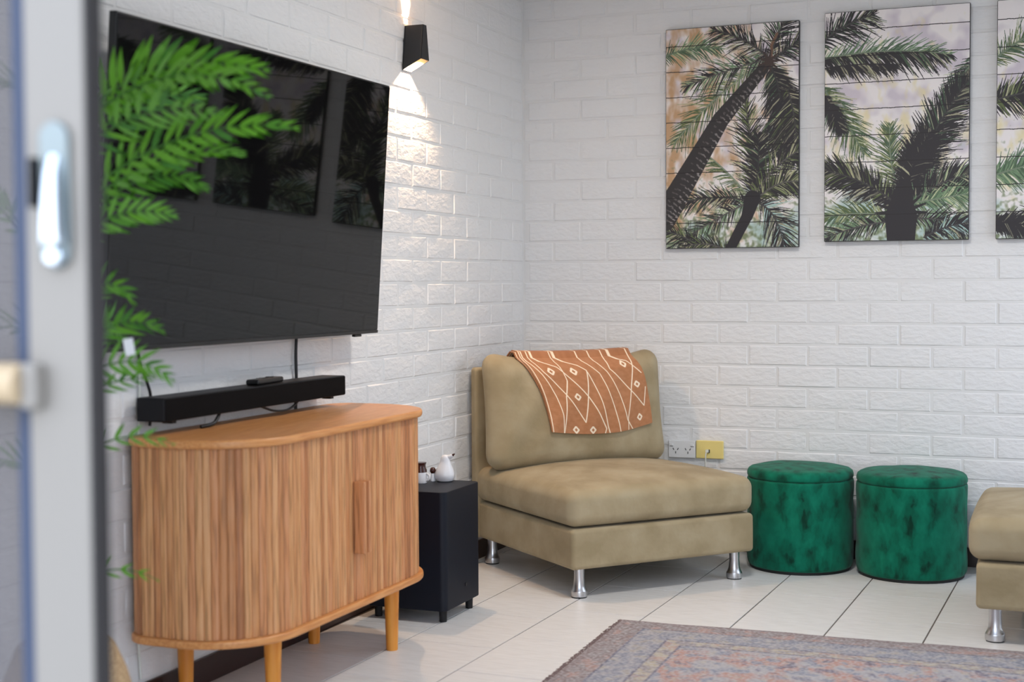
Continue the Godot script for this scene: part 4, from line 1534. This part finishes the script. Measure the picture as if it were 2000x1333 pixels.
func build_rug() -> void:
	var t := thing("area_rug", "faded oriental rug in grey, blue and rust on the tiles", "rug", Vector3(0.866, 0.0, 1.327), 0.030)
	var m := mat("rug_pile", Color.WHITE, 0.97)
	m.albedo_texture = rug_print()
	m.texture_repeat = false
	bump(m, noise_tex(noise(151, 0.25, 2), null, 256), 0.12)
	var rows := []
	var uvs := []
	for j in 17:
		var row := PackedVector3Array()
		var uv := PackedVector2Array()
		for i in 24:
			var f := Vector2(i / 23.0, j / 16.0)
			var e := 1.0 if i > 0 and j > 0 and i < 23 and j < 16 else 0.0
			row.append(Vector3(f.x * 2.0, 0.006 + 0.002 * e + 0.0006 * sin(i * 2.3 + j * 1.7), f.y * 1.6 + (0.004 * sin(f.x * 21.0) if j == 0 else 0.0)))
			uv.append(f)
		rows.append(row)
		uvs.append(uv)
	var s := Shape.new()
	s.sheet(rows, uvs)
	var low := []
	for j in 17:
		var row := PackedVector3Array()
		for i in 24:
			row.append(Vector3(rows[j][i].x, 0.0006, rows[j][i].z))
		low.append(row)
	for i in 23:
		for j in [0, 16]:
			s.quad(rows[j][i], low[j][i], low[j][i + 1], rows[j][i + 1], uvs[j][i], uvs[j][i], uvs[j][i + 1], uvs[j][i + 1])
	for j in 16:
		for i in [0, 23]:
			s.quad(rows[j][i], low[j][i], low[j + 1][i], rows[j + 1][i], uvs[j][i], uvs[j][i], uvs[j + 1][i], uvs[j + 1][i])
	part("pile", s.mesh(60.0), m, t)
	# short worn fringe on the two ends
	s = Shape.new()
	for end in [0.0, 2.0]:
		for k in 320:
			var z := k / 320.0 * 1.6 + rng.randf_range(-0.002, 0.002)
			var l := rng.randf_range(0.006, 0.02) * (-1.0 if end == 0.0 else 1.0)
			var y := rng.randf_range(0.003, 0.008)
			s.tube([Vector3(end, 0.004, z), Vector3(end + l * 0.5, y, z + rng.randf_range(-0.003, 0.003)), Vector3(end + l, 0.0025, z + rng.randf_range(-0.006, 0.006))], 0.0014, 4)
	var fr := part("fringe", s.mesh(60.0), mat("rug_fringe", Color(0.50, 0.43, 0.42), 0.95), t)
	fr.set_meta("kind", "stuff")


func build_fern() -> void:
	# tall artificial palm just inside the door; most of it stands behind the door stile
	var foot := at_px(118, 700, 2.85)
	foot.y = 0.0
	var t := thing("potted_palm", "tall feathery green potted palm behind the open door's stile", "plant", foot)
	var s := Shape.new()
	s.lathe([[0.0, 0.0], [0.10, 0.0], [0.125, 0.03], [0.142, 0.15], [0.138, 0.24], [0.118, 0.32], [0.096, 0.375], [0.092, 0.385], [0.083, 0.385], [0.083, 0.345], [0.0, 0.345]], 32, Vector3.ZERO, Basis(), func(q: Vector3) -> Vector3: return q * Vector3(1, 1, 1) + Vector3(q.x, 0, q.z) * 0.02 * sin(q.y * 320.0))
	part("basket_pot", s.mesh(40.0), M.basket, t)
	s = Shape.new()
	s.lathe([[0.0, 0.357], [0.0825, 0.352], [0.0825, 0.34], [0.0, 0.34]], 24)
	part("soil", s.mesh(), M.soil, t)
	var heads := [Vector3(0.02, 1.42, 0.0), Vector3(-0.03, 1.20, 0.03), Vector3(0.03, 0.95, -0.03), Vector3(-0.01, 0.68, -0.02)]
	for k in heads.size():
		s = Shape.new()
		var h: Vector3 = heads[k]
		s.tube([Vector3(h.x * 0.6, 0.34, h.z * 0.6), Vector3(h.x * 1.3, h.y * 0.5, h.z * 1.3), h], 0.012, 10, 0.007)
		part("cane", s.mesh(60.0), M.cane, t)

	# one leaflet, a long folded blade; local y along, x across, z its upper side
	var lf := Shape.new()
	var cells := [[0.0, 0.10], [0.15, 0.75], [0.4, 1.0], [0.7, 0.72], [1.0, 0.0]]
	for i in cells.size() - 1:
		for sx in [-1.0, 1.0]:
			var a: Array = cells[i]
			var b: Array = cells[i + 1]
			var droop := func(v: float) -> float: return -0.10 * v * v
			var m0 := Vector3(0, a[0], droop.call(a[0]))
			var m1 := Vector3(0, b[0], droop.call(b[0]))
			var e0 := Vector3(sx * a[1] * 0.5, a[0], droop.call(a[0]) + a[1] * 0.02)
			var e1 := Vector3(sx * b[1] * 0.5, b[0], droop.call(b[0]) + b[1] * 0.02)
			if sx > 0:
				lf.tri(m0, e1, e0)
				if b[1] > 0: lf.tri(m0, m1, e1)
				else: lf.tri(m0, m1, e0)
			else:
				lf.tri(m0, e0, e1)
				if b[1] > 0: lf.tri(m0, e1, m1)
				else: lf.tri(m0, e0, m1)
	var leaflet := lf.mesh(30.0)

	# rachis through three picture points [x, y, depth], leaflets per side, longest leaflet, plane turn, leaf tone
	var fronds := [
		[[150, 250, 2.80], [270, 80, 2.72], [520, 136, 2.62], 17, 0.070, 0.35, 1],
		[[140, 260, 2.82], [330, 75, 2.66], [524, 190, 2.50], 16, 0.062, -0.3, 1],
		[[140, 300, 2.88], [290, 160, 2.90], [395, 190, 2.95], 10, 0.055, 0.6, 2],
		[[120, 330, 2.82], [270, 175, 2.66], [430, 222, 2.52], 13, 0.066, 0.5, 3],
		[[120, 420, 2.82], [330, 215, 2.70], [578, 250, 2.58], 17, 0.064, -0.1, 1],
		[[130, 430, 2.80], [300, 275, 2.72], [474, 302, 2.66], 14, 0.056, -0.5, 3],
		[[140, 450, 2.84], [290, 290, 2.80], [404, 368, 2.74], 13, 0.052, 0.3, 0],
		[[110, 500, 2.82], [220, 385, 2.76], [340, 420, 2.72], 12, 0.052, 0.2, 3],
		[[120, 640, 2.86], [200, 500, 2.84], [262, 590, 2.80], 9, 0.046, 0.2, 0],
		[[130, 720, 2.84], [225, 590, 2.80], [318, 645, 2.74], 11, 0.050, 0.5, 0],
		[[120, 770, 2.82], [240, 660, 2.76], [336, 742, 2.70], 11, 0.052, -0.2, 3],
		[[110, 800, 2.84], [210, 735, 2.80], [300, 738, 2.76], 8, 0.036, 0.4, 1],
		[[110, 940, 2.82], [220, 815, 2.78], [338, 868, 2.72], 8, 0.040, 0.3, 3],
		[[110, 1180, 2.84], [200, 1075, 2.80], [308, 1134, 2.76], 6, 0.034, 0.1, 1],
	]
	var leaf_count := [0]
	var view_back := eye_basis.z
	var grow := func(a: Vector3, b: Vector3, c: Vector3, pairs: int, long: float, plane: float, tone: int, single: bool) -> void:
		var path := []
		for k in 17:
			var f := k / 16.0
			path.append(a.lerp(b, f).lerp(b.lerp(c, f), f) - foot)
		var sh := Shape.new()
		sh.tube(path, 0.0032, 6, 0.0008)
		var st := part("frond", sh.mesh(60.0), M.leaf_stem, t)
		var joined := Shape.new()
		for k in pairs:
			var f := lerpf(0.16, 0.985, float(k) / (pairs - 1))
			var p := a.lerp(b, f).lerp(b.lerp(c, f), f) - foot
			var d := (b - a).lerp(c - b, f).normalized()
			var up0 := view_back.rotated(d, plane)
			var side0 := d.cross(up0).normalized()
			up0 = side0.cross(d).normalized()
			for sgn in [-1.0, 1.0]:
				var l: float = 1.15 * long * (0.32 + 0.85 * sin(PI * clampf(f * 0.85 + 0.1, 0, 1))) * rng.randf_range(0.85, 1.1)
				if k == pairs - 1:
					l *= 0.6
				var sweep := deg_to_rad(lerpf(56.0, 11.0, f) + rng.randf_range(-6, 6))
				var dir: Vector3 = (d * cos(sweep) + side0 * sgn * sin(sweep) + up0 * rng.randf_range(0.05, 0.3)).normalized()
				var z := (up0 - dir * up0.dot(dir)).normalized()
				var bs := Basis(dir.cross(z).normalized() * l * 0.17, dir * l, z * l)
				if single and leaf_count[0] < 300:
					var o := part("leaflet", leaflet, M["leaf_%d" % (tone if rng.randf() < 0.7 else rng.randi() % 4)], st)
					o.transform = Transform3D(bs, p)
					leaf_count[0] += 1
				else:
					var arr := leaflet.surface_get_arrays(0)
					for v in arr[Mesh.ARRAY_VERTEX]:
						joined.p.append(p + bs * v)
						joined.t.append(Vector2.ZERO)
		if joined.p.size():
			var o := part("leaflets", joined.mesh(30.0), M["leaf_%d" % tone], st)
			o.set_meta("kind", "stuff")
	for f in fronds:
		grow.call(at_px(f[0][0], f[0][1], f[0][2]), at_px(f[1][0], f[1][1], f[1][2]), at_px(f[2][0], f[2][1], f[2][2]), f[3], f[4], f[5], f[6], true)
	# fronds on the sides that the door hides
	for k in 12:
		var h: Vector3 = heads[k % 4] + foot
		var a := PI * 0.35 + k * 0.41
		var r := 0.20 + 0.04 * (k % 3)
		var out := Vector3(-absf(cos(a)) * 0.6, 0, sin(a))
		grow.call(h - Vector3(0, 0.05, 0), h + out * r * 0.6 + Vector3(0, 0.16, 0), h + out * r + Vector3(0, 0.02, 0), 12, 0.055, 1.2, k % 4, false)
	# paper tag
	s = Shape.new()
	s.rbox(Vector3.ZERO, Vector3(0.018, 0.032, 0.0012), 0.0004, 1)
	var tg := part("care_tag", s.mesh(), M.white_plastic, t, "small white tag")
	tg.transform = Transform3D(eye_basis * Basis.from_euler(Vector3(0.1, 0.2, 0.15)), at_px(252, 678, 2.66) - foot)


# ------------------------------------------------------------------
func _ready() -> void:
	rng.seed = 7
	# camera
	var cam := Camera3D.new()
	cam.name = "camera"
	cam.fov = 2.0 * rad_to_deg(atan(666.5 / FOCAL))
	cam.near = 0.05
	cam.far = 100.0
	var lens := CameraAttributesPhysical.new()
	lens.frustum_focal_length = 50.0
	lens.frustum_focus_distance = 5.15
	lens.exposure_aperture = 2.8
	cam.attributes = lens
	add_child(cam)
	cam.transform = Transform3D(eye_basis, EYE)
	cam.current = true
	# sky and exposure
	var env := Environment.new()
	env.background_mode = Environment.BG_SKY
	var sky := Sky.new()
	var sm := ProceduralSkyMaterial.new()
	sm.sky_top_color = Color(0.83, 0.88, 0.97)
	sm.sky_horizon_color = Color(0.92, 0.94, 0.965)
	sm.ground_bottom_color = Color(0.50, 0.50, 0.50)
	sm.ground_horizon_color = Color(0.70, 0.71, 0.72)
	sm.sun_angle_max = 0.0
	sky.sky_material = sm
	env.sky = sky
	env.background_energy_multiplier = 3.3
	env.tonemap_mode = Environment.TONE_MAPPER_LINEAR
	env.tonemap_exposure = 1.43
	env.sdfgi_enabled = true
	env.ssao_enabled = true
	env.ssil_enabled = true
	var we := WorldEnvironment.new()
	we.name = "surroundings"
	we.environment = env
	add_child(we)
	make_materials()
	build_ceiling_lamp(1.55)
	# the place
	build_room()
	build_door()
	# the things
	build_cabinet()
	build_chair()
	build_tv()
	build_pictures()
	build_stools()
	build_rug()
	build_subwoofer()
	build_fern()
	build_sconce()
	build_outlets()
